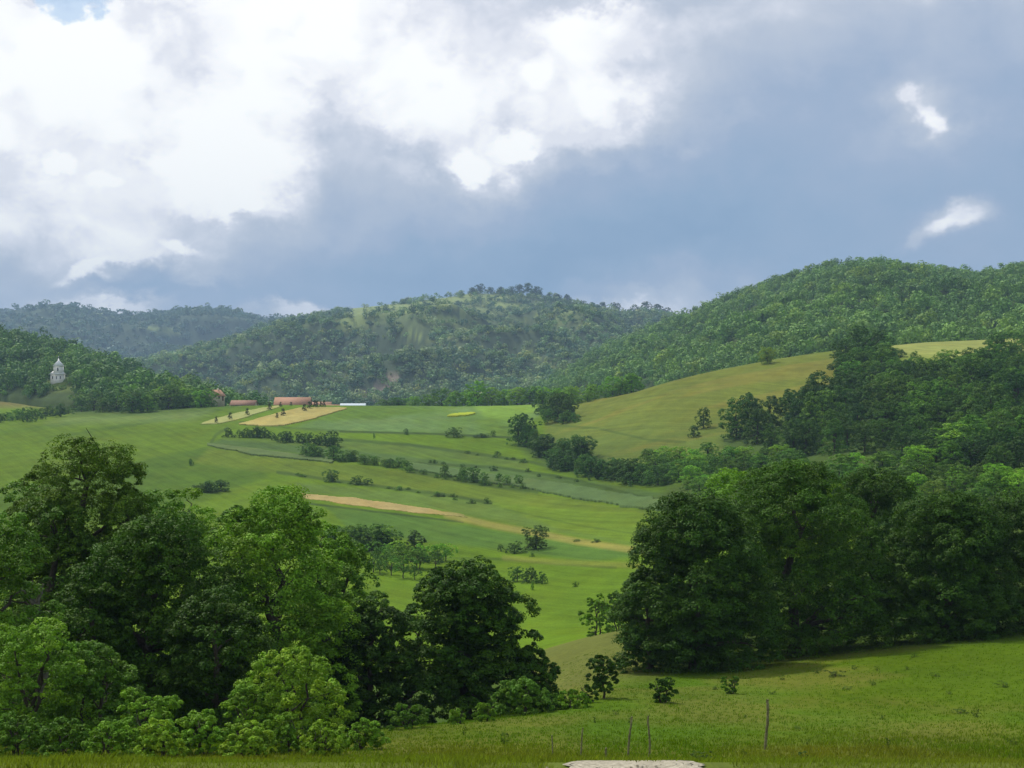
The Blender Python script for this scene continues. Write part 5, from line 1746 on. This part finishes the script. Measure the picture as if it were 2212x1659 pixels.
# ------------------------------------------------------------------ grass
def grass(name, n, rng, dlo, dhi, hmin, hmax, width, cfn, label, keep=None, pad=60, bunch=5, power=1.0):
    d = dlo * (dhi / dlo) ** (rng.random(n // bunch) ** power)
    X = rng.uniform(-pad, 2212 + pad, len(d))
    x = (X - CX) / K * d
    x = np.repeat(x, bunch) + rng.normal(0, .06, len(d) * bunch)
    y = np.repeat(d, bunch) + rng.normal(0, .06, len(d) * bunch)
    if keep is not None:
        k = keep(x, y)
        x, y = x[k], y[k]
    z = height(x, y)
    m = len(x)
    patch = fbm(x / 1.6, y / 2.5, 13)
    if name == 'verge_grass':
        patch = patch * (.35 + 1.1 * fbm(x / .35, y / .8, 23))
    h = (hmin + (hmax - hmin) * rng.random(m)) * (0.55 + 0.9 * patch) * np.where(y > 40, 0.8, 1.0 + 0.6 * np.clip((40 - y) / 10, 0, 1))
    az_ = rng.random(m) * 6.28
    lean = rng.normal(0, .3, (m, 2)) * h[:, None] + np.array([.08, 0]) * h[:, None]
    b = np.stack([x, y, z - .02], -1)
    wv_ = np.stack([np.cos(az_), np.sin(az_), np.zeros(m)], -1) * (width * (.6 + .8 * rng.random(m)))[:, None] * .5
    mid = b + np.concatenate([lean * .35, (h * .6)[:, None]], 1)
    tip = b + np.concatenate([lean, h[:, None]], 1)
    V = np.stack([b - wv_, b + wv_, mid + wv_ * .7, tip, mid - wv_ * .7], 1).reshape(-1, 3)
    F = np.arange(5 * m).reshape(m, 5)
    c = cfn(x, y, rng)
    me = mesh_np(name, V, F, MGRASSB, {'col': np.repeat(c, 5, axis=0)}, fattrs={'tint': rng.random(m) * .4 + .3, 'hue': rng.random(m) * .6})
    o = obj(name, me)
    return tag(o, label, 'grass', kind='stuff')


def c_near(x, y, rng):
    n = fbm(x / 2.2, y / 4, 51)[:, None]
    a = np.array([.110, .150, .022])
    b = np.array([.170, .150, .045])
    return .78 * (a * (1 - n) + b * n) * (0.75 + .5 * rng.random((len(x), 1)))


def c_bank(x, y, rng):
    n = np.clip(fbm(x / 4, y / 6, 52) * 1.6 - .3 - (y - 34) * .05, 0, 1)[:, None]
    return 0.66 * (np.array([.10, .150, .010]) * (1 - n) + np.array([.17, .145, .035]) * n) * (0.75 + .5 * rng.random((len(x), 1)))


def off_gravel(x, y):
    e = fbm(x * 3, y * 3, 14) * .6 - .3
    return ~((x > gx0 + .05 + e) & (x < gx1 - .06 + e) & (y < 10.05 + .5 * e))


gr = np.random.default_rng(8)
grass('verge_grass', 60000, gr, 8.6, 10.9, .012, .055, .006, c_near, 'pale seeding grass on the verge at the bottom edge', off_gravel)
grass('bank_grass', 200000, gr, 28, 92, .04, .13, .022, c_bank, 'tall green and dry grass on the near slope', None, power=1.3)

# ------------------------------------------------------------------ haze
mh = bpy.data.materials.new('haze_air')
mh.use_nodes = True
th = NT(mh.node_tree)
th.n.clear()
pvn = th.new('ShaderNodeVolumePrincipled')
pvn.inputs['Color'].default_value = (.50, .72, 1.0, 1)
pvn.inputs['Density'].default_value = 0.00014
pvn.inputs['Anisotropy'].default_value = 0.0
oh = th.new('ShaderNodeOutputMaterial')
th.l.new(pvn.outputs[0], oh.inputs['Volume'])
V, F = box(-6500, 6500, -6500, 6500, -90, 420)
hz = obj('haze', mesh_np('haze', V, F, mh))
tag(hz, 'thin bluish haze over the whole valley', 'haze', kind='stuff')
